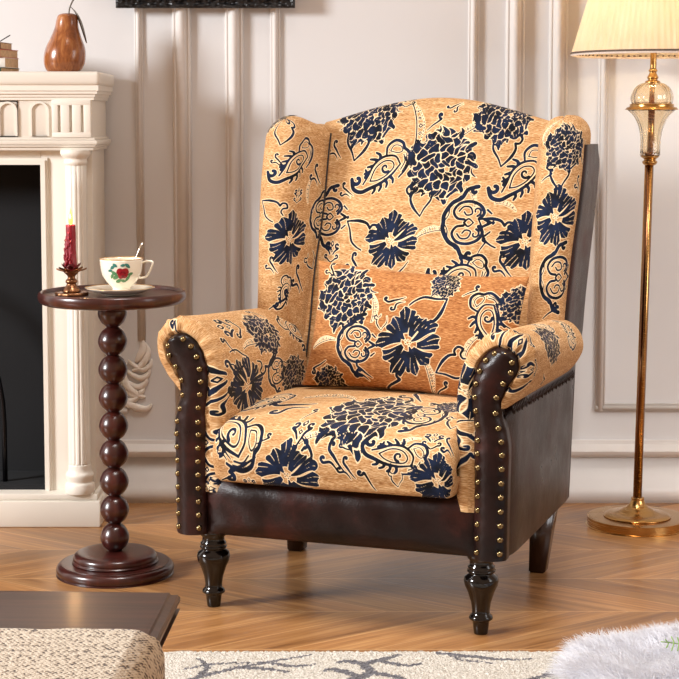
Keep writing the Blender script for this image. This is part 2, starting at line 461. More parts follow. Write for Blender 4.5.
def mot_paisley(x, y):
    d = .008+U(stroke(x, y, spiral(-.82, -.22, .05, .2, 60, -190, 10)+[(-.98, -.5), (-.72, -.66), (-.4, -.6), (0, -.5), (.4, -.3), (.72, -.02)], .06, .03, .065),
          stroke(x, y, [(-.62, -.42), (-.42, -.18), (-.22, .12), (.02, .3), (.3, .36), (.6, .28), (.74, .0)], .03, .03, .045),
          stroke(x, y, [(-.36, -.36), (-.14, .02), (.18, .2), (.46, .14), (.5, -.06), (.22, -.28), (-.1, -.38), (-.36, -.36)], .026),
          stroke(x, y, spiral(.22, -.02, .03, .17, 0, 300), .03, .05),
          stroke(x, y, [(.28, .42), (.34, .68), (.62, .82), (.86, .7), (.92, .5)], .035, .05, .05),
          stroke(x, y, [(.92, .5), (1.08, .3), (1.02, -.02), (.86, -.25), (.66, -.42)], .05, .03, .05),
          stroke(x, y, [(.42, .5), (.56, .66), (.78, .6), (.84, .42), (.66, .4), (.42, .5)], .02),
          stroke(x, y, [(.88, .3), (.9, .06), (.74, -.18)], .022), stroke(x, y, [(.98, .32), (.95, .0), (.78, -.26)], .018))
    for (a, b, c, e) in ((-.55, -.08, -.36, -.05), (-.42, .12, -.24, .12), (-.3, .36, -.08, .28), (-.08, .54, .06, .36), (-.5, .04, -.52, -.2),
                         (-.3, -.78, -.22, -.58), (-.06, -.74, 0, -.5), (.2, -.66, .18, -.42), (.44, -.56, .36, -.34)):
        d = U(d, stroke(x, y, [(a, b), ((a+c)/2+.05, (b+e)/2), (c, e)], .03, .05))
    return d
def mot_medallion(x, y):
    y = np.abs(y)
    return .014+U(stroke(x, y, spiral(.32, .84, .03, .13, 300, 60, 8)+[(.12, .88), (-.02, .66), (-.28, .5), (-.46, .2), (-.46, -.05)], .05, .06, .06),
             stroke(x, y, [(-.46, .0), (-.34, .2), (-.3, .45), (-.06, .7)], .02, .03),
             stroke(x, y, [(.1, .08), (-.1, .12), (-.2, .3), (-.06, .5), (.22, .56), (.5, .46), (.62, .26), (.5, .1)], .04, .05, .045),
             stroke(x, y, spiral(.42, .3, .04, .13, 200, -80, 8), .03, .035),
             stroke(x, y, [(-.06, .3), (.06, .42), (.24, .4), (.3, .24), (.16, .2), (.08, .28)], .03, .03),
             stroke(x, y, [(.1, 0), (.22, .1), (.36, 0)], .035, .025),
             stroke(x, y, [(.62, .1), (.74, .04), (.8, 0)], .04, .05), np.abs(x-.88)+np.abs(y)-.08,
             stroke(x, y, [(.7, .34), (.82, .24)], .035, .03))
def mot_band(x, y):           # beaded crescent
    yy = y-.30*(1-x*x)
    d = U(stroke(x, yy, [(-1, -.05), (0, -.17), (1, -.05)], .022))
    for k in range(17):
        a = -1+k/8; d = U(d, disc(x, yy, a, .15-.1*a*a, .034))
    for a, s in ((-.62, .07), (-.32, .09), (0, .11), (.32, .09), (.62, .07)):
        d = U(d, np.maximum(np.abs(x-a)+np.abs(yy)-s, s*.35-np.hypot(x-a, yy)))
    return d
def mot_hook(x, y):           # pair of scroll tendrils
    return U(stroke(x, y, spiral(-.05, .72, .04, .17, -60, 200, 8)+[(-.2, .42), (.05, .1), (.3, -.25), (.62, -.62)], .06, .025, .08),
             stroke(x, y, spiral(-.52, -.02, .04, .15, 0, 230, 8)+[(-.5, -.25), (-.15, -.2), (.1, -.4), (.3, -.72)], .055, .02, .07))
def mot_curl(x, y):
    return stroke(x, y, spiral(.55, .5, .05, .24, -30, 250, 9)+[(.55, .2), (.2, .0), (-.2, -.2), (-.7, -.55)], .08, .03, .07)
def mot_scrolls(x, y):        # four mirrored scrolls round a diamond
    x2, y2 = np.abs(x), y
    return U(stroke(x2, y2, spiral(.5, .42, .05, .26, 0, 290)+[(.3, -.05), (.14, -.3)], .06, .05, .08),
             stroke(x2, y2, spiral(.48, -.45, .05, .2, 180, -110)+[(.22, -.8), (0, -.95)], .05, .04, .06),
             np.maximum(np.abs(x)+np.abs(y+.02)-.15, .06-np.abs(x)-np.abs(y+.02)),
             stroke(x2, y2, [(0, .35), (.12, .55), (0, .8)], .045, .03))
MOT = dict(A=mot_aster, P=mot_peony, L=mot_leaf, Y=mot_paisley, S=mot_medallion, B=mot_band, H=mot_hook, C=mot_curl, X=mot_scrolls)
def ink_of(s, t, layout):
    """layout rows: motif, s, t, half size (m), rotation (deg), mirror"""
    d = np.full(s.shape, .05)
    for row in layout:
        k, cs, ct, h, rot = row[:5]; mir = row[5] if len(row) > 5 else 1; ks, kt = row[6:8] if len(row) > 7 else (1, 1)
        m = (np.abs(s-cs) < h*1.35*ks) & (np.abs(t-ct) < h*1.35*kt)
        if not m.any(): continue
        a = math.radians(-rot); u, v = (s[m]-cs)/h/ks, (t[m]-ct)/h/kt
        x = (u*math.cos(a)-v*math.sin(a))*mir; y = u*math.sin(a)+v*math.cos(a)
        dm = MOT[k](x, y)*h
        if k in 'AP':      # flowers lie over whatever is under them
            r = np.hypot(x, y); cover = r < .85
            d[m] = np.where(cover, dm, np.minimum(d[m], dm))
        else: d[m] = np.minimum(d[m], dm)
    return d
PANELS = {}
def fabric(name, XYZ, S, T, layout, parent, wrap=False, flip=False, mat='fabric'):
    n, k = S.shape; s, t = S.ravel(), T.ravel(); ink = ink_of(s, t, layout)
    PANELS[name+str(len(PANELS))] = (XYZ.reshape(-1, 3), s, t, parent)
    return npmesh(name, XYZ.reshape(-1, 3), gridq(n, k, wrap, flip), mat, parent, dict(ink=ink), dict(st=np.stack([s, t, 0*s], 1)))
LAYOUTS = {
 'backrest': [('P',0.035,0.973,0.0884,0,1,1,1), ('P',-0.175,1.098,0.0811,20,1,1,1), ('P',0.174,1.095,0.0739,40,1,1,1), ('B',-0.049,1.063,0.0599,-80,1,1,1), ('X',-0.080,1.145,0.0329,0,1,1,1), ('C',0.005,1.074,0.0299,10,1,1,1), ('B',0.098,1.048,0.0394,35,1,1,1), ('L',-0.190,1.028,0.0529,0,-1,1,1), ('L',-0.006,0.890,0.0465,0,1,1,1), ('L',0.190,1.013,0.0489,0,-1,1,1), ('Y',-0.123,0.960,0.0747,12,1,1,1), ('Y',0.228,0.948,0.0728,16,1,1,1), ('A',-0.066,0.786,0.0708,0,1,1,1), ('A',0.260,0.789,0.0696,0,1,1,1), ('L',-0.150,0.803,0.0518,-130,1,1,1), ('L',0.186,0.815,0.0505,-130,1,1,1), ('S',0.102,0.833,0.0895,0,1,1,1), ('S',-0.262,0.839,0.0803,0,1,1,1), ('B',0.032,0.805,0.0364,15,1,1,1), ('Y',0.105,0.714,0.0672,-15,1,1,1), ('H',-0.157,0.723,0.0369,0,1,1,1), ('H',0.213,0.728,0.0359,0,1,1,1), ('C',0.017,0.681,0.0338,0,1,1,1), ('H',-0.253,1.002,0.0304,0,1,1,1), ('X',-0.226,0.757,0.0298,0,1,1,1), ('H',-0.206,0.902,0.0275,20,1,1,1), ('B',0.120,0.894,0.0267,-60,1,1,1), ('C',0.158,0.777,0.0240,30,1,1,1), ('C',-0.031,0.716,0.0291,200,1,1,1), ('B',0.206,0.871,0.0266,-20,1,1,1), ('C',-0.231,1.065,0.0228,0,1,1,1), ('H',0.051,1.115,0.0249,90,1,1,1)],
 'wing_left': [('L',0.013,1.066,0.0410,0,-1,1.32,1), ('P',-0.096,1.091,0.0440,0,1,1.32,1), ('Y',0.053,0.978,0.0625,14,1,1.32,1), ('A',0.067,0.790,0.0669,0,1,1.32,1), ('L',-0.001,0.862,0.0382,-130,1,1.32,1), ('H',0.130,0.686,0.0432,0,1,1.32,1), ('S',0.204,0.843,0.0635,0,1,1.32,1), ('C',0.039,0.642,0.0380,0,1,1.32,1), ('H',0.168,0.941,0.0342,0,1,1.32,1), ('B',0.246,0.657,0.0341,80,1,1.32,1), ('Y',0.051,0.660,0.0380,40,1,1.32,1), ('H',0.003,0.982,0.0240,0,1,1.32,1), ('B',0.146,0.906,0.0316,80,1,1.32,1), ('L',0.192,0.732,0.0291,30,1,1.32,1), ('H',0.007,0.725,0.0261,0,1,1.32,1), ('X',0.085,0.896,0.0216,0,1,1.32,1)],
 'wing_right': [('P',0.021,1.024,0.0615,0,1,1,1), ('L',0.009,0.957,0.0434,0,1,1,1), ('B',-0.033,1.068,0.0336,60,1,1,1), ('A',0.013,0.857,0.0712,0,1,1,1), ('S',0.021,0.718,0.0836,0,1,1,1), ('B',0.164,0.628,0.0363,-70,1,1,1), ('L',0.090,1.010,0.0362,0,1,1,1), ('C',-0.023,0.950,0.0256,0,1,1,1), ('H',0.074,0.929,0.0256,0,1,1,1), ('C',0.021,0.641,0.0304,0,1,1,1), ('X',0.160,0.787,0.0234,0,1,1,1)],
 'arm_left': [('X',0.083,0.364,0.0396,80,1,1.55,1.1), ('P',0.253,0.337,0.0549,0,1,1.55,1.1), ('L',0.214,0.275,0.0489,90,1,1.55,1.1), ('Y',0.439,0.320,0.0487,90,1,1.55,1.1), ('A',0.087,0.218,0.0659,90,1,1.55,1.1), ('S',0.257,0.229,0.0550,0,1,1.55,1.1), ('X',-0.048,0.250,0.0510,90,1,1.55,1.1), ('H',-0.050,0.198,0.0383,90,1,1.55,1.1), ('X',-0.072,0.108,0.0437,90,1,1.55,1.1), ('C',-0.063,0.437,0.0257,0,1,1.55,1.1), ('H',0.039,0.572,0.0237,0,1,1.55,1.1), ('L',0.051,0.281,0.0366,90,1,1.55,1.1), ('X',-0.068,0.049,0.0411,90,1,1.55,1.1), ('S',-0.055,0.000,0.0334,90,1,1.55,1.1), ('C',0.023,0.319,0.0260,90,1,1.55,1.1), ('B',0.158,0.306,0.0376,0,1,1.55,1.1), ('P',0.374,0.203,0.0509,0,1,1.55,1.1), ('C',0.315,0.398,0.0251,90,1,1.55,1.1)],
 'arm_right': [('A',-0.057,0.257,0.0559,90,1,1.55,1.1), ('X',-0.043,0.470,0.0382,90,1,1.55,1.1), ('P',0.150,0.499,0.0447,0,1,1.55,1.1), ('C',-0.042,0.580,0.0277,90,1,1.55,1.1), ('H',-0.055,0.157,0.0366,90,1,1.55,1.1), ('C',-0.051,0.101,0.0346,90,1,1.55,1.1), ('Y',0.366,0.482,0.0402,90,1,1.55,1.1), ('X',-0.036,0.540,0.0255,90,1,1.55,1.1), ('H',-0.040,0.421,0.0299,90,1,1.55,1.1), ('S',0.219,0.454,0.0365,0,1,1.55,1.1), ('C',0.126,0.583,0.0267,0,1,1.55,1.1), ('L',-0.055,0.175,0.0259,90,1,1.55,1.1)],
 'cushion': [('H',-0.155,-0.391,0.0578,60,1,1.1,1.9), ('Y',-0.230,-0.534,0.0649,-60,1,1.1,1.9), ('X',-0.069,-0.546,0.0318,0,1,1.1,1.9), ('B',-0.030,-0.561,0.0388,20,1,1,1), ('A',-0.091,-0.648,0.0756,0,1,1,1), ('H',0.011,-0.602,0.0409,0,1,1,1), ('P',0.044,-0.422,0.0867,0,1,1.1,1.9), ('L',-0.058,-0.602,0.0436,180,1,1,1), ('Y',0.144,-0.579,0.0643,-35,1,1,1), ('S',0.169,-0.401,0.0647,180,1,1.1,1.9), ('X',0.220,-0.536,0.0310,0,1,1,1), ('H',0.265,-0.554,0.0379,20,1,1,1), ('A',0.240,-0.635,0.0614,0,1,1,1), ('C',0.087,-0.645,0.0312,90,1,1,1), ('C',-0.199,-0.639,0.0492,180,1,1,1), ('B',-0.093,-0.300,0.0543,0,1,1.1,1.9), ('Y',-0.232,-0.345,0.0498,30,1,1.1,1.9), ('H',0.085,-0.227,0.0454,0,1,1.1,1.9), ('C',-0.236,-0.662,0.0322,0,1,1,1), ('X',0.036,-0.556,0.0289,20,1,1,1), ('L',0.236,-0.422,0.0298,0,1,1.1,1.9), ('C',-0.150,-0.571,0.0245,0,1,1,1), ('H',0.042,-0.623,0.0312,0,1,1,1), ('C',0.195,-0.617,0.0213,90,1,1,1), ('X',-0.183,-0.677,0.0222,0,1,1,1), ('B',0.173,-0.552,0.0238,30,1,1,1), ('H',-0.240,-0.602,0.0296,0,1,1,1), ('P',0.193,-0.298,0.0309,0,1,1.1,1.9), ('C',-0.083,-0.455,0.0239,40,1,1.1,1.9), ('L',0.150,-0.635,0.0214,0,1,1,1)],
 'pillow': [('P',-0.162,0.062,0.0734,30,1,1,1), ('H',-0.035,0.059,0.0314,70,1,1,1), ('S',-0.129,-0.046,0.0728,0,1,1,1), ('B',-0.089,0.041,0.0339,-80,1,1,1), ('B',-0.203,-0.050,0.0319,20,1,1,1), ('A',0.010,-0.032,0.0790,10,1,1,1), ('L',0.046,0.044,0.0551,120,1,1,1), ('L',0.120,-0.073,0.0475,-70,1,1,1), ('B',0.057,-0.103,0.0382,-75,1,1,1), ('Y',0.177,0.028,0.0641,70,1,1,1), ('L',0.228,0.055,0.0381,-130,1,1,1), ('P',0.249,0.079,0.0455,0,1,1,1), ('C',-0.028,-0.124,0.0362,0,1,1,1), ('C',-0.213,-0.104,0.0270,180,1,1,1), ('P',-0.185,-0.139,0.0393,0,1,1,1), ('C',0.138,0.099,0.0239,0,1,1,1), ('P',0.075,0.110,0.0337,0,1,1,1), ('H',-0.100,-0.107,0.0315,20,1,1,1), ('B',0.157,-0.026,0.0284,60,1,1,1), ('C',0.090,-0.127,0.0239,0,1,1,1), ('H',-0.213,0.124,0.0248,0,1,1,1), ('L',-0.061,0.010,0.0217,0,1,1,1)],
}
# ================================================================= the setting
def struct(name, bm, m, **k):
    o = obj(name, bm, m, **k); o['kind'] = 'structure'; return o
WY = 4.755
struct('floor', bbox(-4.5, 4.5, -1.0, WY+0.05, -0.05, 0), 'floor', smooth=False)
struct('wall_back', bbox(-4.5, 4.5, WY, WY+0.12, 0, 3.2), 'wall', smooth=False)
def molding(bm, x0, x1, z0, z1, w, d, horiz):
    """half-round beaded strip on the wall between two points"""
    prof = [(0, 0), (0.0, .35), (.10, .55), (.2, .5), (.3, .85), (.5, 1), (.7, .85), (.8, .5), (.9, .55), (1, .35), (1, 0)]
    pts = smooth_prof(prof, 3)
    rows = []
    for e in (0, 1):
        row = []
        for a, b in pts:
            off = (a-.5)*w
            if horiz: row.append(bm.verts.new((x0 if e == 0 else x1, WY-b*d, z0+off)))
            else: row.append(bm.verts.new((x0+off, WY-b*d, z0 if e == 0 else z1)))
        rows.append(row)
    for i in range(len(pts)-1): bm.faces.new((rows[0][i], rows[0][i+1], rows[1][i+1], rows[1][i]))
    bm.faces.new(rows[0]); bm.faces.new(rows[1])
k = 0
def tr(*a, m='trim'):
    global k; k += 1
    bm = bmesh.new(); molding(bm, *a); struct('trim_%d' % k, bm, m)
H = 3.0
# framed panel behind the mantel, its lower right corner ends in a carved leaf
tr(-0.557, 0, 0.46, H, .022, .014, False)
tr(-3.0, -0.60, .262, .262, .022, .014, True)
# fluted pilaster left: two wide mouldings
tr(-0.438, 0, .165, H, .050, .030, False); tr(-0.292, 0, .165, H, .050, .030, False)
# framed panel behind the chair
tr(-0.178, 0, .262, H, .026, .016, False); tr(0.372, 0, .262, H, .030, .018, False); tr(-0.178, .372, .262, .262, .024, .015, True)
# pilaster right
tr(0.487, 0, .165, H, .052, .032, False); tr(0.607, 0, .165, H, .052, .032, False)
# framed panel behind the lamp
tr(0.735, 0, .262, H, .028, .017, False); tr(0.724, 2.6, .270, .270, .024, .015, True)
# wall ledge and baseboard
def skirting(name, prof):
    bm = bmesh.new(); prism(bm, prof, -4.5, 4.5, 'x'); return struct(name, bm, 'trim', auto=35)
skirting('trim_%d' % (k+1), [(WY, .130), (WY-.012, .130), (WY-.018, .135), (WY-.030, .141), (WY-.034, .150), (WY-.026, .160), (WY-.014, .168), (WY-.012, .178), (WY, .178)])
skirting('baseboard_back', [(WY, 0), (WY-.022, 0), (WY-.022, .044), (WY-.016, .048), (WY-.016, .064), (WY-.008, .070), (WY-.006, .130), (WY, .130)])
# carved acanthus corner: scrolls and lobes of plaster relief
bm = bmesh.new()
def relief(pts, rr):
    P = smooth_prof([(a, WY-.006, b) for a, b in pts], 5); n = len(P)
    tube(bm, P, [rr*.8*(.35+1.0*math.sin(PI*(i+.4)/n)) for i in range(n)], 8, flat=.9)
cx, cz = -0.555, .365
relief([(-.557, .47), (-.553, .44), (-.563, .415), (-.575, .40)], .011)
relief([(-.548, .455), (-.538, .43), (-.548, .405), (-.565, .385), (-.585, .375)], .010)
for (a, b, s) in ((0, .385, 1.0), (-.006, .36, 1.05), (-.014, .335, 1.1), (-.024, .312, 1.05), (-.038, .295, .95), (-.055, .284, .85)):
    x = -.545+a
    relief([(x-.052*s, b+.022), (x-.03*s, b+.004), (x-.008, b-.006), (x+.012, b+.006), (x+.016, b+.024)], .0085)
relief([(-.60, .40), (-.612, .37), (-.60, .335), (-.575, .31), (-.548, .30)], .012)
relief([(-.622, .35), (-.625, .315), (-.60, .285), (-.57, .27), (-.545, .268), (-.53, .28)], .011)
relief([(-.64, .325), (-.645, .29), (-.62, .262)], .010)
k += 2
struct('trim_%d' % k, bm, 'plaster')

# ================================================================= mantelpiece
fp = thing('fireplace_mantel', 'cream painted fireplace mantel with fluted column and black firebox', 'fireplace', (-1.25, 4.6, 0))
FX = -1.25; FY = 4.6
def fo(name, bm, m='mantel', parent=fp, **k):
    o = obj(name, bm, m, parent, **k); 
    if parent is fp: o.matrix_parent_inverse = Matrix.Translation((-FX, -FY, 0))
    return o
def step(prof_x_off, z0, z1, yf, xr): pass
XR = -0.648; XL = 2*FX-XR
def tier(bm, out, z0, z1, bev=0.003, seg=2):
    box(bm, XL-out, XR+out, 4.470-out, WY-.022, z0, z1, bev, seg)
bm = bmesh.new()
tier(bm, .026, 1.168, 1.206, .012, 4); fo('mantel_shelf', bm, auto=40)
bm = bmesh.new(); prof = [(.004, 1.132), (.006, 1.140), (.010, 1.148), (.016, 1.156), (.020, 1.164), (.020, 1.170)]
for a, b in zip(prof[:-1], prof[1:]): tier(bm, b[0], a[1], b[1], 0)
fo('cove_molding', bm, smooth=False)
# frieze block, its fluted end and arched recesses
bm = bmesh.new(); tier(bm, 0, 1.030, 1.134, .002)
fr = fo('frieze', bm, auto=40)
def arch_out(xc, w, z0, z1, n=12):
    r = w/2; return [(xc-r, z0), (xc+r, z0)]+[(xc+r*math.cos(PI*i/n), z1-r+r*math.sin(PI*i/n)) for i in range(n+1)]
def ring_strip(bm, outer, inner, y0, y1):
    n = len(outer)
    A = [bm.verts.new((a, y0, b)) for a, b in outer]; B = [bm.verts.new((a, y0, b)) for a, b in inner]
    C = [bm.verts.new((a, y1, b)) for a, b in outer]; D = [bm.verts.new((a, y1, b)) for a, b in inner]
    for i in range(n):
        j = (i+1) % n
        bm.faces.new((A[i], A[j], B[j], B[i])); bm.faces.new((C[i], C[j], D[j], D[i])); bm.faces.new((A[i], A[j], C[j], C[i])); bm.faces.new((B[i], B[j], D[j], D[i]))
for side in (1, -1):
    mx = (lambda x: x) if side == 1 else (lambda x: 2*FX-x)
    bm = bmesh.new()
    # raised plate with three slots, built as bars
    edges = [-.752, -.736, -.729, -.706, -.699, -.676, -.669, -.650]
    for a, b in ((0, 1), (2, 3), (4, 5), (6, 7)):
        x0, x1 = sorted((mx(edges[a]), mx(edges[b]))); box(bm, x0, x1, 4.459, 4.475, 1.046, 1.120, .0015)
    x0, x1 = sorted((mx(-.752), mx(-.650)))
    box(bm, x0, x1, 4.459, 4.475, 1.034, 1.048, .0015); box(bm, x0, x1, 4.459, 4.475, 1.118, 1.132, .0015)
    fo('fluted_panel', bm, 'mantel', fr, auto=40)
for xc in [-.785-.083*i for i in range(12)]:
    bm = bmesh.new(); ring_strip(bm, arch_out(xc, .050, 1.038, 1.128), arch_out(xc, .040, 1.038, 1.123), 4.464, 4.472)
    fo('arched_molding', bm, 'mantel', fr, auto=40)
bm = bmesh.new()
ring_strip(bm, [(-1.66, 1.036), (-.842, 1.036), (-.842, 1.130), (-1.66, 1.130)], [(-1.657, 1.0385), (-.8445, 1.0385), (-.8445, 1.1275), (-1.657, 1.1275)], 4.4675, 4.472)
fo('drawer_outline', bm, 'seam', fr, smooth=False)['label'] = 'thin black outline of the frieze drawer'
bm = bmesh.new()
for o_, a, b in ((.004, 1.000, 1.009), (.010, 1.009, 1.015), (.014, 1.015, 1.027), (.008, 1.027, 1.034)): tier(bm, o_, a, b, .0025)
fo('cornice', bm, auto=40)
# lower body: side cheeks and lintel round the opening
OX = -.790; OXL = 2*FX-OX
bm = bmesh.new()
box(bm, OX, XR-.006, 4.505, WY-.022, .087, 1.002, .002); box(bm, XL+.006, OXL, 4.505, WY-.022, .087, 1.002, .002)
box(bm, OXL, OX, 4.505, WY-.022, .962, 1.002, .001)
fo('surround', bm, auto=40)
bm = bmesh.new()
for off, y in ((0, 4.500), (.010, 4.494)):
    ring_strip(bm, [(OX+.018-off*.6, .087), (OX+.018-off*.6, .980-off*.6), (OXL-.018+off*.6, .980-off*.6), (OXL-.018+off*.6, .087)],
               [(OX, .087), (OX, .962), (OXL, .962), (OXL, .087)], y, 4.507)
fo('opening_molding', bm, smooth=False)
bm = bmesh.new(); box(bm, OXL-.01, OX+.01, 4.700, 4.71, .09, .98)
box(bm, OX-.002, OX+.004, 4.51, 4.70, .09, .97); box(bm, OXL-.004, OXL+.002, 4.51, 4.70, .09, .95); box(bm, OXL, OX, 4.51, 4.70, .962, .975); box(bm, OXL, OX, 4.51, 4.70, .086, .1)
fo('firebox', bm, 'firebox', smooth=False)['label'] = 'black recess of the fireplace'
bm = bmesh.new()
def archbar(cx, w, zt, r, y):
    h = w/2; pts = [(cx+h, y, .10)]+[(cx+h*math.cos(a), y, zt-h*1.3+h*1.3*math.sin(a)) for a in np.linspace(0, PI, 24)]+[(cx-h, y, .10)]
    tube(bm, pts, r, 8)
archbar(FX, .68, .70, .007, 4.56); archbar(FX, .64, .67, .004, 4.56)
fo('fire_screen_frame', bm, 'iron')
# fluted half columns
for cx in (-.694, 2*FX+.694):
    fl = lambda a, z: 1-.085*max(0, math.cos(a*14))**.6 if .16 < z < .97 else 1
    bm = bmesh.new()
    lathe(bm, [(.030, .165), (.0295, .17), (.0285, .5), (.0275, .90), (.0275, .97)], 112, (cx, 4.480), rfun=fl)
    colo = fo('column', bm, smooth=True)
    bm = bmesh.new()
    lathe(bm, smooth_prof([(.038, .087), (.040, .099), (.038, .112), (.033, .118), (.036, .128), (.037, .138), (.031, .148), (.030, .166)], 4), 48, (cx, 4.480))
    fo('column_base', bm, 'mantel', colo)
    bm = bmesh.new()
    lathe(bm, smooth_prof([(.0285, .962), (.031, .970), (.029, .978), (.036, .985), (.040, .992), (.040, 1.001)], 4), 48, (cx, 4.480))
    fo('column_capital', bm, 'mantel', colo)
bm = bmesh.new(); box(bm, XL-.012, XR+.012, 4.446, WY-.024, 0, .070, .004); box(bm, XL-.004, XR+.004, 4.458, WY-.024, .070, .088, .005)
fo('plinth', bm, auto=40)
# ================================================================= the wing chair
CH = thing('wingback_armchair', 'wingback armchair in tan floral fabric and studded brown leather, turned front legs', 'armchair', (0.009, 3.612, 0), -math.radians(19.5))
ST = 0.0018
def yb(z): return .452+(z-.45)*.352             # front face of the backrest
def back_top(s): return 1.068+.068*np.maximum(0, np.cos(PI/2*np.clip(s/.33, -1, 1)))**1.25
# --- backrest
r = .055
s = np.arange(-.296, .2961, ST); tt = np.concatenate([np.arange(.40, 1.12, ST), np.linspace(0, 1, 52)[1:]*.19+1.12])
S, T = np.meshgrid(s, tt)
top = back_top(S)-r
zz = .40+(T-.40)/(1.12-.40)*(top-.40)
bul = -.022+.056*(1-np.abs(S/.31)**2.2)*np.sin(PI*np.clip((zz-.40)/(top+.05-.40), 0, 1))**.7
lin = T <= 1.12
al = np.clip((T-1.12)/.19, 0, 1)*PI*1.05
Z = np.where(lin, zz, top+r*np.sin(al)); Yc = yb(np.where(lin, zz, top))
Y = np.where(lin, Yc-bul, Yc-bul*(1-np.sin(al/2.2))+r*(1-np.cos(al)))
Tm = np.where(lin, zz, top+(T-1.12)*.9)
LAY_BACK = []
LAY_BACK = LAYOUTS['backrest']
fabric('backrest', np.stack([S, Y, Z], -1), S, Tm, LAY_BACK, CH)
# --- outer back (leather) closing the rear
bm = bmesh.new(); n = 40; xs = np.linspace(-.368, .368, n)
def yrear(z): return .60+(z-.17)*.185
rows = []
for x in xs:
    tp = back_top(np.array(x)).item()-.014; tp = tp+(1.015-tp)*float(ease(abs(x), .26, .36)); col = []
    for y_off in (0, -.065):
        for z in np.linspace(.17, tp, 14): col.append(bm.verts.new((x, yrear(z)+y_off, z)))
    rows.append(col)
for a, b in zip(rows[:-1], rows[1:]):
    for i in range(13):
        bm.faces.new((a[i], b[i], b[i+1], a[i+1])); bm.faces.new((a[14+i], a[15+i], b[15+i], b[14+i]))
    bm.faces.new((a[13], b[13], b[27], a[27])); bm.faces.new((a[0], a[14], b[14], b[0]))
for c in (rows[0], rows[-1]): bm.faces.new(c[:14]+c[:13:-1])
obj('outer_back', bm, 'leather', CH, auto=50)
# --- wings
def wing(sd, lay):
    z0, z1, rr = .50, 1.092, .052
    nv = int((z1-z0)/ST); v = np.concatenate([np.linspace(z0, z1-rr, nv-20), z1-rr+rr*np.sin(np.linspace(0, 1, 31)[1:]*PI/2)])
    ins = np.concatenate([np.zeros(nv-20), rr*(1-np.cos(np.linspace(0, 1, 31)[1:]*PI/2))])
    f = ease(v, .58, 1.0)
    yfr = .405+.115*(v-.6)/.48-.010*np.sin(PI*np.clip((v-.62)/.42, 0, 1))
    xi = .300+0*f; xo = .380+.021*f
    # section: inner face from the back, round the front roll, short return on the outside
    nu = 210; L1, L2, L3 = .16, .175, .08
    u = np.linspace(0, L1+L2+L3, nu); V, Ug = np.meshgrid(v, u, indexing='ij')
    XI, XO, YF, IN = (np.broadcast_to(q[:, None], V.shape) for q in (xi, xo, yfr, ins))
    rad = (XO-XI)/2; xc = (XO+XI)/2; yfc = YF+rad
    ybk = np.maximum(yb(V)+.03, yfc+.05)
    a = np.clip((Ug-L1)/L2, 0, 1)*PI
    q1 = np.clip(Ug/L1, 0, 1); q3 = np.clip((Ug-L1-L2)/L3, 0, 1)
    sh = np.maximum(1-IN/rad*.96, .02)                    # closes into a dome at the top
    X = xc-rad*np.cos(a)*sh; Yv = yfc-rad*np.sin(a)*np.maximum(1-IN/rad*.55, .02)*.93
    Yv = np.where(Ug < L1, ybk+(yfc-ybk)*q1, Yv); Yv = np.where(Ug > L1+L2, yfc+q3*.085, Yv)
    Zv = V-.016*ease(yfc-Yv, -.03, .05)*ease(V, .95, 1.09)
    X = X-.038*np.clip((Yv-yfc)/.13, 0, 1)*(Ug < L1)
    Zv = Zv-.022*ease(Yv-yfc, 0, .12)*ease(V, .95, 1.09)*(Ug < L1)
    # soft stuffing ripples
    X = X+.0016*np.sin(V*60+3*np.sin(Ug*20))*np.sin(PI*np.clip((Ug-.05)/.25, 0, 1))
    P = np.stack([sd*X, Yv, Zv], -1)
    sc = (Ug-L1-L2/2)*(1 if sd < 0 else 1)
    Sx = -sc*1.0 if sd < 0 else sc                        # s grows to the viewer's right on both wings
    fabric('wing', P, Sx, V, lay, CH, flip=sd < 0)
for sd, nm in ((-1, 'wing_left'), (1, 'wing_right')): wing(sd, LAYOUTS[nm])
for sd in (-1,):
    bm = bmesh.new(); tube(bm, [(sd*(.2635+.002*math.sin(z*20)), yb(z)-.004, z) for z in np.linspace(.50, 1.046, 40)], .0024, 8); obj('piping', bm, 'seam', CH)
# --- outer side panels of leather, lower flank and wing flank in one sheet
for sd in (-1, 1):
    bm = bmesh.new(); nz = 46; ny = 18
    zs = np.linspace(.174, 1.022, nz)
    def yfront(z):
        if z < .49: return -.030
        return float(np.interp(z, [.49, .505, .60, .8, 1.06], [-.030, .30, .455, .495, .575]))
    A = []; B = []
    for z in zs:
        xo = .374+.012*float(ease(z, .46, .58))+.021*float(ease(z, .55, 1.0)); y0, y1 = yfront(z), yrear(z)+.004-.035*float(ease(z, .97, 1.022))
        ra, rb = [], []
        for j in range(ny):
            q = j/(ny-1); y = y0+(y1-y0)*q
            edge = .010*(1-min(1, min(q, 1-q)*9))**2
            puff = .005*math.sin(PI*q)*math.sin(PI*min(1, (z-.167)/.3))
            ra.append(bm.verts.new((sd*(xo-edge+puff), y, z))); rb.append(bm.verts.new((sd*(xo-.03), y, z)))
        A.append(ra); B.append(rb)
    for i in range(nz-1):
        for j in range(ny-1):
            bm.faces.new((A[i][j], A[i][j+1], A[i+1][j+1], A[i+1][j])); bm.faces.new((B[i][j], B[i+1][j], B[i+1][j+1], B[i][j+1]))
        bm.faces.new((A[i][0], A[i+1][0], B[i+1][0], B[i][0])); bm.faces.new((A[i][-1], B[i][-1], B[i+1][-1], A[i+1][-1]))
    for i in (0, -1):
        for j in range(ny-1): bm.faces.new((A[i][j], B[i][j], B[i][j+1], A[i][j+1]))
    obj('outer_side_panel', bm, 'leather', CH, auto=50)
# --- arm: fabric roll with its gathered front
AP = smooth_prof([(.262, .270), (.260, .36), (.260, .45), (.263, .53), (.280, .590), (.311, .628), (.354, .648), (.394, .642), (.419, .614), (.424, .578), (.412, .543), (.392, .512), (.368, .490)], 30)
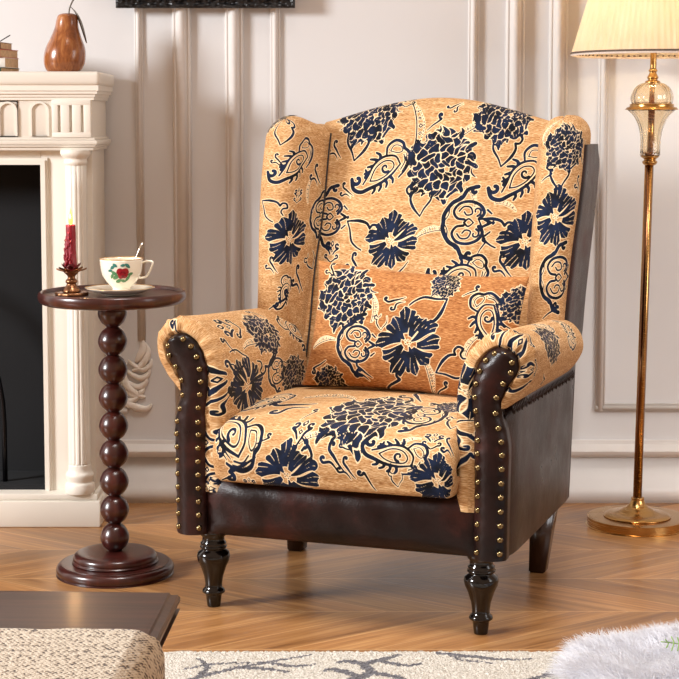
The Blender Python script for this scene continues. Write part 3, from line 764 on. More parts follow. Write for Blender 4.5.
# outline of the leather facing on the arm front (inner edge up, round the head, outer edge down)
FACE = [(.303, .174), (.304, .25), (.305, .34), (.303, .41), (.305, .44), (.300, .48), (.297, .515), (.302, .555), (.318, .592), (.345, .615), (.376, .612), (.394, .592), (.392, .566), (.376, .541), (.362, .512), (.361, .478), (.369, .445), (.375, .41), (.374, .34), (.373, .25), (.372, .174)]
FACEs = smooth_prof(FACE, 14)
def arclen(P): return np.concatenate([[0], np.cumsum(np.hypot(*(P[1:]-P[:-1]).T))])
def resample(P, L):
    a = arclen(P); return np.stack([np.interp(L, a, P[:, 0]), np.interp(L, a, P[:, 1])], -1)
def nearest_L(P, pt): return arclen(P)[np.argmin(np.hypot(P[:, 0]-pt[0], P[:, 1]-pt[1]))]
la = arclen(AP)[-1]
ua = np.arange(0, la, ST); PA = resample(AP, ua)
keysA = [nearest_L(AP, p) for p in ((.262, .270), (.260, .45), (.280, .590), (.354, .648), (.419, .614), (.412, .543), (.368, .49))]
keysF = [nearest_L(FACEs, p) for p in ((.304, .27), (.303, .45), (.310, .578), (.358, .616), (.394, .592), (.380, .548), (.360, .49))]
LF = np.interp(ua, keysA, keysF); PF = resample(FACEs, LF)
def arm(sd, lay):
    yy = np.arange(-.028, .47, ST*1.1)[::-1]
    rows = []; ts = []
    cen = PF
    for y in yy:                                   # the long roll
        fall = .030*max(0, (y+.03)/.5)
        z = PA[:, 1]-fall*np.clip((PA[:, 1]-.45)/.15, 0, 1)
        # gathers near the front edge, round the head only
        headw = np.exp(-((ua-.47)/.17)**2)
        g = .0045*np.sin(ua*150+1.5*np.sin(ua*41))*headw*math.exp(-max(0, y+.03)/.045)
        nx, nz = PA[:, 0]-PF[:, 0], PA[:, 1]-PF[:, 1]; nl = np.hypot(nx, nz)+1e-6
        rows.append(np.stack([PA[:, 0]+g*nx/nl, np.full_like(z, y), z+g*nz/nl], -1)); ts.append(np.full_like(z, y))
    R = .024
    for q in np.linspace(0, 1, 34)[1:]:            # roll over onto the front
        w = q; ang = min(1, q/.6)*PI/2
        dist = np.hypot(PA[:, 0]-PF[:, 0], PA[:, 1]-PF[:, 1])
        ins = (R*(1-math.cos(ang)))/np.maximum(dist, R*1.01)
        fr_ = ins+(1-ins)*max(0, (q-.45)/.55)**1.0 if q > .45 else ins
        y = -.028-R*math.sin(ang)+(.006*max(0, (q-.6)/.4))
        P2 = PA+(PF-PA)*np.clip(fr_, 0, 1)[:, None]
        headw = np.exp(-((ua-.47)/.17)**2)
        g = .0050*np.sin(ua*150+1.5*np.sin(ua*41))*headw*(1-q*.5)
        rows.append(np.stack([P2[:, 0], y-g*math.sin(ang)*.8+0*P2[:, 0], P2[:, 1]], -1)); ts.append(np.full(len(ua), -.028-.045*q))
    XYZ = np.array(rows); XYZ[..., 0] *= sd
    T = np.array(ts); S = np.broadcast_to(ua[None, :], T.shape).copy()
    fabric('armrest', XYZ, T, S, lay, CH, flip=sd < 0)
    # leather facing: outline filled towards a centre line, puffed forward
    n = len(FACEs); nb = 10; bm = bmesh.new(); half = n//2
    I = FACEs[:half+1]; Oo = FACEs[::-1][:half+1]
    tI = arclen(I)/arclen(I)[-1]; tO = arclen(Oo)/arclen(Oo)[-1]; tq = np.linspace(0, 1, 90)**.93
    I = np.stack([np.interp(tq, tI, I[:, 0]), np.interp(tq, tI, I[:, 1])], -1); Oo = np.stack([np.interp(tq, tO, Oo[:, 0]), np.interp(tq, tO, Oo[:, 1])], -1)
    G = []
    for i in range(90):
        row = []
        for j in range(nb+1):
            b = -1+2*j/nb; p = I[i]+(Oo[i]-I[i])*(b+1)/2
            wd = np.hypot(*(Oo[i]-I[i])); pf = .020*(1-abs(b)**2.4)*min(1, wd/.05)
            dimp = .0022*math.cos(p[1]*2*PI/.0305)*abs(b)**1.5
            row.append(bm.verts.new((sd*p[0], -.050-pf-dimp, p[1])))
        G.append(row)
    for i in range(89):
        for j in range(nb): bm.faces.new((G[i][j], G[i][j+1], G[i+1][j+1], G[i+1][j]))
    # border strip running back to the arm
    bd = [G[i][0] for i in range(90)]+[G[i][-1] for i in range(88, -1, -1)]
    bk = [bm.verts.new((v.co.x, -.022, v.co.z)) for v in bd]
    for i in range(len(bd)-1): bm.faces.new((bd[i], bd[i+1], bk[i+1], bk[i]))
    bm.faces.new((bd[0], bk[0], bk[-1], bd[-1])); bm.faces.new(bk)
    bmesh.ops.remove_doubles(bm, verts=bm.verts, dist=1e-5)
    obj('arm_facing', bm, 'leather', CH)
    # nails round it
    bm = bmesh.new(); lathe(bm, smooth_prof([(0, -.0050), (.0022, -.0045), (.0042, -.0025), (.0052, 0), (.0052, .002)], 3), 16)
    bmesh.ops.rotate(bm, verts=bm.verts, matrix=Matrix.Rotation(-PI/2, 3, 'X'))
    return bm
NAIL = None
def nails(sd):
    global NAIL
    c = FACEs.mean(0); L = arclen(FACEs); tot = L[-1]
    m = int(round((tot-.03)/.0285)); pos = np.linspace(.016, tot-.016, m)
    for l in pos:
        p = resample(FACEs, np.array([l]))[0]; q = resample(FACEs, np.array([min(tot, l+.004)]))[0]; q0 = resample(FACEs, np.array([max(0, l-.004)]))[0]
        d = (q-q0)/np.hypot(*(q-q0)); nrm = np.array([d[1], -d[0]])      # points inwards
        p = p+nrm*.0105
        if NAIL is None:
            b2 = bmesh.new(); lathe(b2, smooth_prof([(0, .0058), (.0031, .0052), (.0055, .0031), (.0066, 0), (.0066, -.004)], 3), 16)
            bmesh.ops.rotate(b2, verts=b2.verts, matrix=Matrix.Rotation(PI/2, 3, 'X'))
            o = NAIL = obj('nail_head', b2, 'brass_nail', CH)
        else:
            o = NAIL.copy(); link(o, CH)
        o.location = (sd*p[0], -.0630, p[1])
for sd, nm in ((-1, 'arm_left'), (1, 'arm_right')):
    arm(sd, LAYOUTS[nm]).free(); nails(sd)
# gathered seam where the arm roll meets the leather flank
for sd in (-1, 1):
    bm = bmesh.new()
    for i in range(46):
        y = -.015+i*.0135; w = .008+.003*math.sin(i*2.3)
        z = .490-.012*(i/45)
        tube(bm, [(sd*.372, y, z+.004), (sd*.3755, y+.001, z-.006), (sd*.3765, y+.002, z-.008-w)], [.0036, .0032, .0008], 7)
    obj('gathered_seam', bm, 'leather', CH)
# --- seat cushion
HX = .272; zc = .362
prof = smooth_prof([(.47, .300), (.30, .298), (.05, .296), (-.070, .300), (-.092, .330), (-.096, .372), (-.082, .412), (-.045, .434), (.05, .448), (.20, .456), (.34, .452), (.47, .440)], 12)
L = arclen(prof); keep = np.concatenate([np.linspace(0, L[prof[:, 0].argmin()]*.72, 24, endpoint=False), np.arange(L[prof[:, 0].argmin()]*.72, L[-1], ST*1.15)])
PR = resample(prof, keep)
ss = np.arange(-1, 1.0001, ST*1.1/.30); th = ss*PI/2
a_ = np.abs(ss)
Xs = HX*np.sign(ss)*np.where(a_ < .84, a_/.84*.915, .915+.085*np.sin((a_-.84)/.16*PI/2))
ks = np.where(a_ < .84, 1.0, np.maximum(0.0, np.cos((a_-.84)/.16*PI/2)))**.75
Sg = np.where(a_ < .84, Xs, np.sign(ss)*(HX*.915+(a_-.84)/.16*.075))
crown = 1-.012/.09*(np.abs(Xs)/HX)**2
P = np.zeros((len(PR), len(ss), 3))
P[..., 0] = Xs[None]; P[..., 1] = PR[:, 0][:, None]+(1-ks[None])*.022*(PR[:, 0][:, None] < -.03)-.006*(1-(Xs[None]/HX)**2)*(PR[:, 0][:, None] < 0)
P[..., 2] = zc+(PR[:, 1][:, None]-zc)*(.28+.72*ks[None])*np.where(PR[:, 1][:, None] > zc, crown[None], 1)
Tt = np.broadcast_to((keep-L[-1])[:, None], P.shape[:2]).copy()      # 0 at the rear of the top, negative towards the front edge
fabric('seat_cushion', P, np.broadcast_to(Sg[None], P.shape[:2]).copy(), -Tt*-1, LAYOUTS['cushion'], CH, flip=True)
for sgn in (-1, 1):   # piping
    bm = bmesh.new(); tube(bm, [(x, .352-.012*(x/HX)**2, .457-.012*(x/HX)**2) for x in np.linspace(-.25, .25, 30)], .0035, 8)
    if sgn > 0: obj('piping', bm, 'leather', CH)
    else: bm.free()
# --- front rail
bm = bmesh.new(); n1, n2 = 60, 26; G = []
for i in range(n1):
    x = -.306+.612*i/(n1-1); row = []
    for j in range(n2):
        q = j/(n2-1); z = .174+.123*q
        pf = .020*(1-abs(2*q-1)**3.2)*(1-abs(x/.308)**8)+.0012*math.sin(x*70+q*5)*math.sin(PI*q)
        row.append(bm.verts.new((x, -.040-pf, z)))
    row += [bm.verts.new((x, -.010, .297)), bm.verts.new((x, -.010, .174))]
    G.append(row)
for a, b in zip(G[:-1], G[1:]):
    for j in range(len(a)): bm.faces.new((a[j], b[j], b[(j+1) % len(a)], a[(j+1) % len(a)]))
bm.faces.new(G[0]); bm.faces.new(G[-1][::-1])
obj('front_rail', bm, 'leather', CH, auto=60)
# --- bottom deck
bm = bmesh.new(); box(bm, -.35, .35, -.02, .60, .178, .285, .004); obj('seat_base', bm, 'leather', CH, auto=40)
# --- legs
prof = [(0, 0), (.0140, 0), (.0150, .002), (.0165, .015), (.0180, .0255), (.0205, .028), (.0250, .031), (.0255, .034), (.0235, .038), (.0190, .042), (.0190, .050), (.0215, .066), (.0290, .088), (.0350, .100), (.0370, .110), (.0350, .119), (.0270, .1245), (.0262, .1265), (.0300, .129), (.0305, .132), (.0265, .1350), (.0285, .1370), (.0290, .1395), (.0250, .1430), (.0245, .152), (.0290, .156), (.0310, .161), (.0310, .172)]
prof = [(r_, z*1.042) for r_, z in prof]
for sx in (-1, 1):
    bm = bmesh.new(); lathe(bm, prof, 48)
    o = obj('front_leg', bm, 'lacquer', CH); o.location = (sx*.307, .0, 0)
for sx in (-1, 1):
    bm = bmesh.new(); r0 = bmesh.ops.create_cube(bm, size=1)
    for v in r0['verts']:
        up = v.co.z > 0; w = .030 if up else .019; d = .032 if up else .021
        v.co = Vector(((1 if v.co.x > 0 else -1)*w+sx*(.318 if up else .310), (1 if v.co.y > 0 else -1)*d+(.562 if up else .528), .175 if up else 0))
    bmesh.ops.bevel(bm, geom=list(bm.edges), offset=.003, segments=2, affect='EDGES')
    obj('rear_leg', bm, 'rearleg', CH, auto=40)

# ================================================================= lumbar pillow
PW, PH, PT = .258, .150, .068
PIL = thing('lumbar_pillow', 'rectangular tan floral lumbar pillow leaning against the armchair backrest', 'pillow', (0, 0, 0))
PIL.location = (0, 0, 0)
def pillow(side, step):
    u = np.linspace(-1, 1, int(2*PW/step)); v = np.linspace(-1, 1, int(2*PH/step)); V, Uu = np.meshgrid(v, u, indexing='ij')
    pinch = 1-.05*(1-np.abs(V)**2)*0-.045*np.cos(PI/2*V)*np.abs(Uu)**6
    X = Uu*PW*(1-.050*(1-V*V)*np.abs(Uu)**3); Zp = V*PH*(1-.085*(1-Uu*Uu)*np.abs(V)**3)
    th = PT*np.maximum(0, (1-np.abs(Uu)**2.6))**.55*np.maximum(0, (1-np.abs(V)**2.4))**.55
    th = th+.0022*np.sin(Uu*14+4*V)*(1-Uu**2)*(1-V**2)
    return np.stack([X, -side*th, Zp], -1), X.copy(), Zp.copy()
Pf, Uf, Vf = pillow(1, ST); Pb, Ub, Vb = pillow(-1, ST)
P = np.concatenate([Pf, Pb[:, ::-1][:, 1:-1]], 1); Sx = np.concatenate([Uf, Ub[:, ::-1][:, 1:-1]+2], 1); Tx = np.concatenate([Vf, Vb[:, ::-1][:, 1:-1]], 1)
bpy.data.objects.remove(PIL)
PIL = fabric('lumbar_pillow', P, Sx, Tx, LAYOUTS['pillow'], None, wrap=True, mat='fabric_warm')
tag(PIL, 'rectangular tan floral lumbar pillow leaning against the armchair backrest', 'pillow')
_m = Matrix.Translation((0.009, 3.612, 0)) @ Matrix.Rotation(-math.radians(19.5), 4, 'Z') @ Matrix.Translation((.052, .345, .590)) @ Matrix.Rotation(math.radians(-14), 4, 'X') @ Matrix.Rotation(math.radians(2.6), 4, 'Y')
PIL.matrix_world = _m
PANELS['pillow'] = (np.array([(_m @ Vector(v))[:] for v in P.reshape(-1, 3)]), Sx.ravel(), Tx.ravel(), 'world')

# ================================================================= bobbin side table
TX, TY = -.5365, 3.99
TB = thing('pedestal_table', 'round red mahogany side table on a stacked bead pedestal', 'side table', (TX, TY, 0))
bm = bmesh.new()
lathe(bm, smooth_prof([(0, .648), (.120, .648), (.150, .648), (.166, .652), (.1725, .661), (.1735, .669), (.1715, .676), (.167, .6785), (.163, .6765), (.160, .672), (.156, .6705), (.12, .6705), (0, .6705)], 5), 96)
obj('table_top', bm, 'mahogany', TB)
for i in range(9):
    z = .088+.0673*i
    bm = bmesh.new(); lathe(bm, smooth_prof([(.009, z-.0345), (.015, z-.0325), (.026, z-.023), (.0335, z-.008), (.0338, z+.006), (.026, z+.023), (.015, z+.0325), (.009, z+.0345)], 5), 40)
    obj('bead', bm, 'mahogany', TB)
bm = bmesh.new(); lathe(bm, smooth_prof([(0, .0), (.128, .0), (.136, .003), (.140, .012), (.137, .022), (.129, .027), (.118, .0285), (.0, .0285)], 5), 80)
obj('base', bm, 'mahogany', TB)
bm = bmesh.new(); lathe(bm, smooth_prof([(0, .0285), (.094, .0285), (.099, .035), (.099, .043), (.094, .050), (.082, .0535), (.05, .055), (0, .0555)], 5), 80)
obj('base_step', bm, 'mahogany', TB)
TT = .6705
# candle holder
CX_, CY_ = -.629, 3.972
HD = thing('candle_holder', 'small lotus shaped bronze candle holder on the round side table', 'candle holder', (CX_, CY_, TT))
bm = bmesh.new(); lathe(bm, smooth_prof([(0, 0), (.034, 0), (.038, .003), (.036, .007), (.030, .006), (0, .006)], 4), 48, rfun=lambda a, z: 1+.05*math.cos(8*a))
obj('base', bm, 'bronze', HD)
bm = bmesh.new(); lathe(bm, smooth_prof([(0, .006), (.020, .007), (.019, .014), (.013, .022), (.011, .027), (.014, .031), (.013, .035), (.009, .040), (.010, .046), (.016, .052), (.017, .056), (0, .057)], 4), 32)
obj('stem', bm, 'bronze', HD)
def petal(L, w, up, curl, n=8, m_=6):
    bm = bmesh.new(); g = []
    for i in range(n+1):
        t = i/n; row = []
        hw = w*math.sin(PI*min(1, (t*.93+.07)))**.7*(1-.25*t)
        for j in range(m_+1):
            q = -1+2*j/m_
            row.append(bm.verts.new((L*t, hw*q, up*t*t+curl*q*q*(.4+.6*t))))
        g.append(row)
    for a, b in zip(g[:-1], g[1:]):
        for j in range(m_): bm.faces.new((a[j], a[j+1], b[j+1], b[j]))
    r_ = bmesh.ops.solidify(bm, geom=bm.faces[:], thickness=.0016)
    return bm
for ring, (cnt, L_, w_, up_, z_, mt, nm) in enumerate(((7, .036, .013, .008, .053, 'bronze', 'petal'), (6, .024, .011, .016, .056, 'lotusred', 'petal'), (7, .024, .009, -.004, .019, 'lotusred', 'petal'))):
    p0 = None
    for i in range(cnt):
        a = 2*PI*(i+.5*ring)/cnt
        if p0 is None: o = p0 = obj(nm, petal(L_, w_, up_, .004), mt, HD)
        else: o = p0.copy(); link(o, HD)
        o.location = (0, 0, z_); o.rotation_euler = (0, .35 if ring == 2 else 0, a)
CD = thing('candle', 'burning dark red dripped candle standing in the lotus holder', 'candle', (CX_, CY_, TT+.058))
bm = bmesh.new(); rn = random.Random(3)
lathe(bm, smooth_prof([(0, 0), (.0128, 0), (.0124, .03), (.0116, .07), (.0112, .103), (.0095, .107), (.006, .1045), (0, .1035)], 5), 28, rfun=lambda a, z: 1+.03*math.sin(5*a+z*90))
obj('wax_body', bm, 'wax', CD)
bm = bmesh.new()
for i in range(15):
    a = rn.uniform(PI*.55, PI*1.75); z1_ = rn.uniform(.035, .098); ln = rn.uniform(.02, .06); pts = []; rr = []
    for q in range(7):
        t = q/6; z = max(.002, z1_-ln*t); k_ = .0108+.0035*max(0, 1-z/.09)
        pts.append((k_*math.cos(a), k_*math.sin(a), z)); rr.append(.0014+.0018*t+.0018*math.sin(t*8+i)**2*(1-z/.12))
    tube(bm, pts, rr, 8)
for i in range(26):
    a = rn.uniform(PI*.6, PI*1.6); z = rn.uniform(.0, .075); k_ = .0135+.004*(1-z/.08)
    r_ = bmesh.ops.create_icosphere(bm, subdivisions=2, radius=rn.uniform(.0016, .0032)); bmesh.ops.translate(bm, verts=r_['verts'], vec=(k_*math.cos(a), k_*math.sin(a), z+.003))
obj('wax_drips', bm, 'wax', CD)
bm = bmesh.new(); tube(bm, [(0, 0, .102), (.0005, 0, .108), (.001, 0, .113)], .0008, 6); obj('wick', bm, 'seam', CD)
bm = bmesh.new(); lathe(bm, smooth_prof([(.0016, .106), (.0046, .111), (.0056, .118), (.0042, .128), (.0020, .138), (.0003, .147)], 4), 20); obj('flame', bm, 'flame', CD)
pl_ = bpy.data.lights.new('candle_light', 'POINT'); pl_.energy = .45; pl_.color = (1, .55, .22); pl_.shadow_soft_size = .006
plo = bpy.data.objects.new('candle_light', pl_); link(plo, CD); plo.location = (-.002, -.008, .128)
# saucer, cup, spoon
SX_, SY_ = -.5155, 3.972
bm = bmesh.new()
lathe(bm, smooth_prof([(0, .002), (.030, .002), (.034, 0), (.037, .001), (.038, .003), (.055, .006), (.074, .013), (.080, .0165), (.0805, .0178), (.074, .0155), (.055, .0085), (.036, .0055), (0, .005)], 5), 96, rfun=lambda a, z: 1+.018*math.cos(10*a)*max(0, z-.004)/.013)
SA = obj('saucer', bm, 'ceramic', None); SA.location = (SX_, SY_, TT+.0005); tag(SA, 'cream china saucer under the floral teacup', 'saucer')
bm = bmesh.new(); z_, r_ = .0175, .0795
tube(bm, [((r_*(1+.018*math.cos(10*a)))*math.cos(a), (r_*(1+.018*math.cos(10*a)))*math.sin(a), .0176) for a in np.linspace(0, 2*PI, 121)], .0010, 6); obj('gilt_rim', bm, 'gilt', SA)
CU = thing('teacup', 'cream china teacup with a red rose and green leaves', 'teacup', (SX_+.004, SY_, TT+.0065))
cupo = [(a_, b_*1.16) for a_, b_ in [(0, .003), (.018, .003), (.021, 0), (.0225, .001), (.021, .006), (.022, .010), (.033, .020), (.044, .034), (.0485, .050), (.0505, .068)]]
cupi = [(a_, b_*1.16) for a_, b_ in [(.0490, .068), (.047, .050), (.0425, .035), (.031, .021), (.018, .013), (0, .012)]]
bm = bmesh.new(); lathe(bm, [tuple(p) for p in smooth_prof(cupo, 5)]+[tuple(p) for p in smooth_prof(cupi, 5)], 72); CB = obj('cup_body', bm, 'ceramic', CU)
bm = bmesh.new(); tube(bm, [(.0498*math.cos(a), .0498*math.sin(a), .0792) for a in np.linspace(0, 2*PI, 73)], .0011, 6); obj('gilt_rim', bm, 'gilt', CB)
bm = bmesh.new(); tube(bm, smooth_prof([(.046, -.004, .068), (.058, -.006, .073), (.074, -.008, .072), (.071, -.008, .058), (.064, -.007, .044), (.056, -.005, .036), (.038, -.003, .034)], 5), .0026, 8); obj('handle', bm, 'ceramic', CU)
po = smooth_prof(cupo, 12)
def on_cup(a, z, off=.0006):
    i = np.argmin(np.abs(po[60:, 1]-z)); r_ = po[60:][i, 0]+off; return (r_*math.cos(a), r_*math.sin(a), z)
def decal(nm, shapes, mat):
    bm = bmesh.new()
    for (a0, z0, w, h, rot) in shapes:   # small leaf / petal outlines fitted to the cup wall
        N = 14; c = bm.verts.new(on_cup(a0, z0*1.16, .0010)); ring = []
        for k_ in range(N):
            t = 2*PI*k_/N; x = 1.4*w*math.cos(t); y = 1.35*h*math.sin(t)*(1-.35*abs(math.cos(t)))
            xr = x*math.cos(rot)-y*math.sin(rot); yr = x*math.sin(rot)+y*math.cos(rot)
            ring.append(bm.verts.new(on_cup(a0+xr/.045, min(.076, z0*1.16+yr*1.15))))
        for k_ in range(N): bm.faces.new((c, ring[k_], ring[(k_+1) % N]))
    return obj(nm, bm, mat, CB, smooth=False)
F0 = -PI/2+.18
decal('rose', [(F0+.00, .043, .0075, .0065, 0), (F0-.14, .046, .0058, .005, .5), (F0+.15, .046, .0058, .005, -.5), (F0-.10, .036, .0055, .0045, -.4), (F0+.12, .037, .0055, .0045, .4)], 'rose')
decal('rose_heart', [(F0+.0, .044, .0032, .0028, .3), (F0-.12, .041, .0025, .0018, .3), (F0+.12, .042, .0025, .0018, -.3), (F0+.01, .036, .0028, .0016, 0)], 'rosedark')
decal('green_leaves', [(F0-.34, .034, .0068, .0034, .5), (F0-.42, .042, .006, .003, -.5), (F0-.22, .026, .0068, .0030, .3), (F0+.28, .031, .0060, .003, .9), (F0+.40, .040, .005, .0026, .3), (F0+.05, .026, .006, .0026, -.2), (F0-.55, .036, .005, .0026, .9)], 'leafgreen')
decal('teal_leaves', [(F0-.48, .054, .0046, .0028, .6), (F0-.36, .058, .0042, .0026, -.6), (F0+.02, .058, .0042, .0024, .2), (F0+.24, .057, .0050, .0028, -.7), (F0-.62, .047, .0040, .0022, .2)], 'leafteal')
SPN = thing('teaspoon', 'small silver teaspoon standing in the teacup', 'spoon', (SX_+.004, SY_, TT+.0065))
bm = bmesh.new(); tube(bm, [(.012, .004, .030), (.026, .004, .062), (.040, .003, .098), (.049, .003, .116)], [.0016, .0016, .0022, .0036], 8, flat=.5); obj('handle', bm, 'silver', SPN)
bm = bmesh.new(); r0 = bmesh.ops.create_uvsphere(bm, u_segments=16, v_segments=10, radius=1)
for v in r0['verts']: v.co = Vector((.0085*v.co.x, .006*v.co.y, .011*v.co.z)) @ Matrix.Rotation(-.4, 3, 'Y')+Vector((.008, .004, .0245))
obj('bowl', bm, 'silver', SPN)

# ================================================================= floor lamp
LX, LY = .796, 4.475; SHR = .020
LP = thing('floor_lamp', 'tall brass floor lamp with glass globe and pleated cream shade', 'floor lamp', (LX, LY, 0))
bm = bmesh.new(); lathe(bm, smooth_prof([(0, 0), (.129, 0), (.1315, .002), (.1315, .0205), (.129, .0238), (.10, .0240), (0, .0240)], 4), 96); obj('base', bm, 'brass', LP, auto=40)
bm = bmesh.new(); lathe(bm, smooth_prof([(.088, .024), (.089, .027), (.080, .032), (.062, .034), (.050, .038), (.040, .044), (.030, .049), (.022, .058), (.017, .068), (.016, .075), (0, .075)], 5), 80, shear=SHR); obj('base_dome', bm, 'brass', LP, auto=60)
bm = bmesh.new(); lathe(bm, [(.0105, .07), (.0105, .975)], 24, shear=SHR)
obj('pole', bm, 'darkbrass', LP)
for i in range(3):
    a = -PI/2+2*PI*i/3+.25; bm = bmesh.new(); x, y = .0080*math.cos(a), .0080*math.sin(a)
    lathe(bm, [(.0048, .072), (.0048, .975)], 12, (x, y), shear=SHR); obj('pole_rod', bm, 'brass', LP)
bm = bmesh.new(); lathe(bm, smooth_prof([(0, .960), (.014, .962), (.020, .970), (.015, .976), (.022, .982), (.024, .986), (0, .987)], 4), 32, shear=SHR); obj('collar', bm, 'brass', LP)
fl = lambda a, z: 1+.045*abs(math.cos(a*6))
bm = bmesh.new()
lathe(bm, [tuple(p) for p in smooth_prof([(.010, .985), (.0245, .987), (.0255, .995), (.026, 1.03), (.031, 1.06), (.043, 1.087), (.058, 1.103), (.0615, 1.107)], 6)]+[tuple(p) for p in smooth_prof([(.058, 1.107), (.040, 1.087), (.027, 1.06), (.022, 1.03), (.021, .995), (.008, .992)], 6)], 96, shear=SHR, rfun=fl); obj('glass_cup', bm, 'glass', LP)
bm = bmesh.new(); lathe(bm, [(.009, .985), (.009, 1.11)], 16, shear=SHR); obj('inner_tube', bm, 'brass', LP)
bm = bmesh.new(); lathe(bm, smooth_prof([(0, 1.105), (.064, 1.106), (.067, 1.109), (.064, 1.113), (.058, 1.114), (.057, 1.119), (.053, 1.122), (0, 1.122)], 4), 72, shear=SHR); obj('glass_ring', bm, 'brass', LP)
bm = bmesh.new(); lathe(bm, [tuple(p) for p in smooth_prof([(.050, 1.120), (.054, 1.132), (.053, 1.145), (.046, 1.161), (.033, 1.173), (.016, 1.179)], 6)]+[tuple(p) for p in smooth_prof([(.014, 1.175), (.030, 1.169), (.042, 1.158), (.048, 1.145), (.049, 1.132), (.045, 1.122)], 6)], 96, shear=SHR, rfun=fl); obj('glass_globe', bm, 'glass', LP)
bm = bmesh.new(); lathe(bm, [(.007, 1.12), (.007, 1.19)], 16, shear=SHR); obj('inner_tube', bm, 'brass', LP)
bm = bmesh.new(); lathe(bm, smooth_prof([(0, 1.174), (.018, 1.176), (.019, 1.181), (.012, 1.184), (.015, 1.190), (.012, 1.196), (.009, 1.204), (.012, 1.208), (.0085, 1.213), (.0085, 1.215), (.0085, 1.300), (.014, 1.305), (.014, 1.330), (0, 1.331)], 3), 32, shear=SHR); obj('neck', bm, 'brass', LP)
bm = bmesh.new(); lathe(bm, smooth_prof([(0, 1.331), (.010, 1.334), (.013, 1.345), (.026, 1.372), (.028, 1.390), (.020, 1.410), (0, 1.418)], 4), 24, shear=SHR); obj('light_bulb', bm, 'bulb', LP)
# shade: pleated cone open at both ends
npl = 84; seg = npl*4; bm = bmesh.new(); rows = []
cxs = LX+SHR*1.25
zb, zt = 1.252, 1.545; rb_, rt_ = .2135, .127
for iz in range(9):
    t = iz/8; z = zb+(zt-zb)*t; rr = rb_+(rt_-rb_)*t; row = []
    for k_ in range(seg):
        a = 2*PI*k_/seg; f = rr*(1+.011*math.cos(npl*a+.6*math.sin(5*a))+.002*math.sin(7*a+3))
        row.append(bm.verts.new((.026+f*math.cos(a), f*math.sin(a), z)))
    rows.append(row)
for a, b in zip(rows[:-1], rows[1:]):
    for k_ in range(seg): bm.faces.new((a[k_], a[(k_+1) % seg], b[(k_+1) % seg], b[k_]))
obj('lamp_shade', bm, 'shade', LP)
for z0, z1, mt, rr in ((1.2465, 1.2520, 'shadetrimlight', .2155), (1.2520, 1.2565, 'shadetrim', .2165)):
    bm = bmesh.new(); lathe(bm, [(rr, z0), (rr+.001, (z0+z1)/2), (rr-.001, z1), (rr-.003, z1), (rr-.003, z0)], 120, (.026, 0))
    for f in [f for f in bm.faces if len(f.verts) > 4]: bm.faces.remove(f)
    obj('shade_trim', bm, mt, LP)
for a in (0, 2*PI/3, 4*PI/3):
    bm = bmesh.new(); tube(bm, [(.026, 0, 1.31), (.026+.06*math.cos(a), .06*math.sin(a), 1.50), (.026+.125*math.cos(a), .125*math.sin(a), 1.54)], .002, 6); obj('shade_arm', bm, 'brass', LP)
bl = bpy.data.lights.new('bulb_light', 'POINT'); bl.energy = 3.3; bl.color = (1, .76, .46); bl.shadow_soft_size = .03
blo = bpy.data.objects.new('bulb_light', bl); link(blo, LP); blo.location = (.0275, 0, 1.365)
bpy.data.objects['light_bulb'].visible_shadow = True

# ================================================================= on the mantel
PR_ = thing('wooden_pear', 'polished brown wooden pear on the mantel with thin metal stem', 'ornament', (-.737, 4.565, 1.206))
bm = bmesh.new(); lathe(bm, smooth_prof([(0, .0015), (.030, .0), (.044, .004), (.053, .020), (.0555, .042), (.052, .066), (.041, .092), (.032, .118), (.0285, .140), (.025, .151), (.014, .1565), (.006, .155), (0, .153)], 6), 64, shear=.085, rfun=lambda a, z: 1+.02*math.sin(a+1)); obj('pear_body', bm, 'pearwood', PR_)
bm = bmesh.new(); tube(bm, smooth_prof([(.016, 0, .150), (.019, 0, .170), (.028, 0, .190), (.040, 0, .203), (.047, 0, .212)], 5), [.0022]*16+[.0025]*5, 8); obj('stem', bm, 'stem', PR_)
bm = bmesh.new(); pts = smooth_prof([(.020, 0, .176), (.036, -.004, .158), (.050, -.006, .128), (.064, -.006, .078)], 6); n = len(pts)
tube(bm, pts, [.0012+.0055*math.sin(PI*(i/n)**1.5) for i in range(n)], 8, flat=.35); obj('leaf', bm, 'stem', PR_)
z = 1.206
for nm, w, h, xo, mt, lab, rzz in (('book', .125, .012, 0, 'bookgreen', 'dark green book at the bottom of the small stack on the mantel', 0), ('book', .105, .026, .004, 'bookwhite', 'white covered book second from the bottom of the mantel stack', .04),
                                 ('book', .112, .022, -.002, 'bookred', 'small red book under the top one in the mantel stack', -.05), ('book', .090, .018, -.010, 'bookbrown', 'small brown book topmost of the mantel stack', .06)):
    b = thing(nm, lab, 'book', (-.917+xo, 4.575, z), rzz+1.36, 'books stacked on the mantel')
    bm = bmesh.new(); box(bm, -w/2, w/2, -.04, .04, 0, .0014, .0004, 1); box(bm, -w/2, w/2, -.04, .04, h-.0014, h, .0004, 1); box(bm, -w/2, -w/2+.0014, -.04, .04, 0, h, .0004, 1); obj('cover', bm, mt, b, auto=30)
    obj('pages', bbox(-w/2+.001, w/2-.002, -.038, .038, .0014, h-.0014), 'pages', b, smooth=False); z += h+.0003
bm = bmesh.new(); tube(bm, [(0, 0, 0), (.030, 0, .018)], [.0013, .0015], 8); pn = obj('pen', bm, 'seam', None); pn.location = (-.905, 4.553, z+.0012); tag(pn, 'thin dark pen lying tilted on top of the mantel books', 'pen')
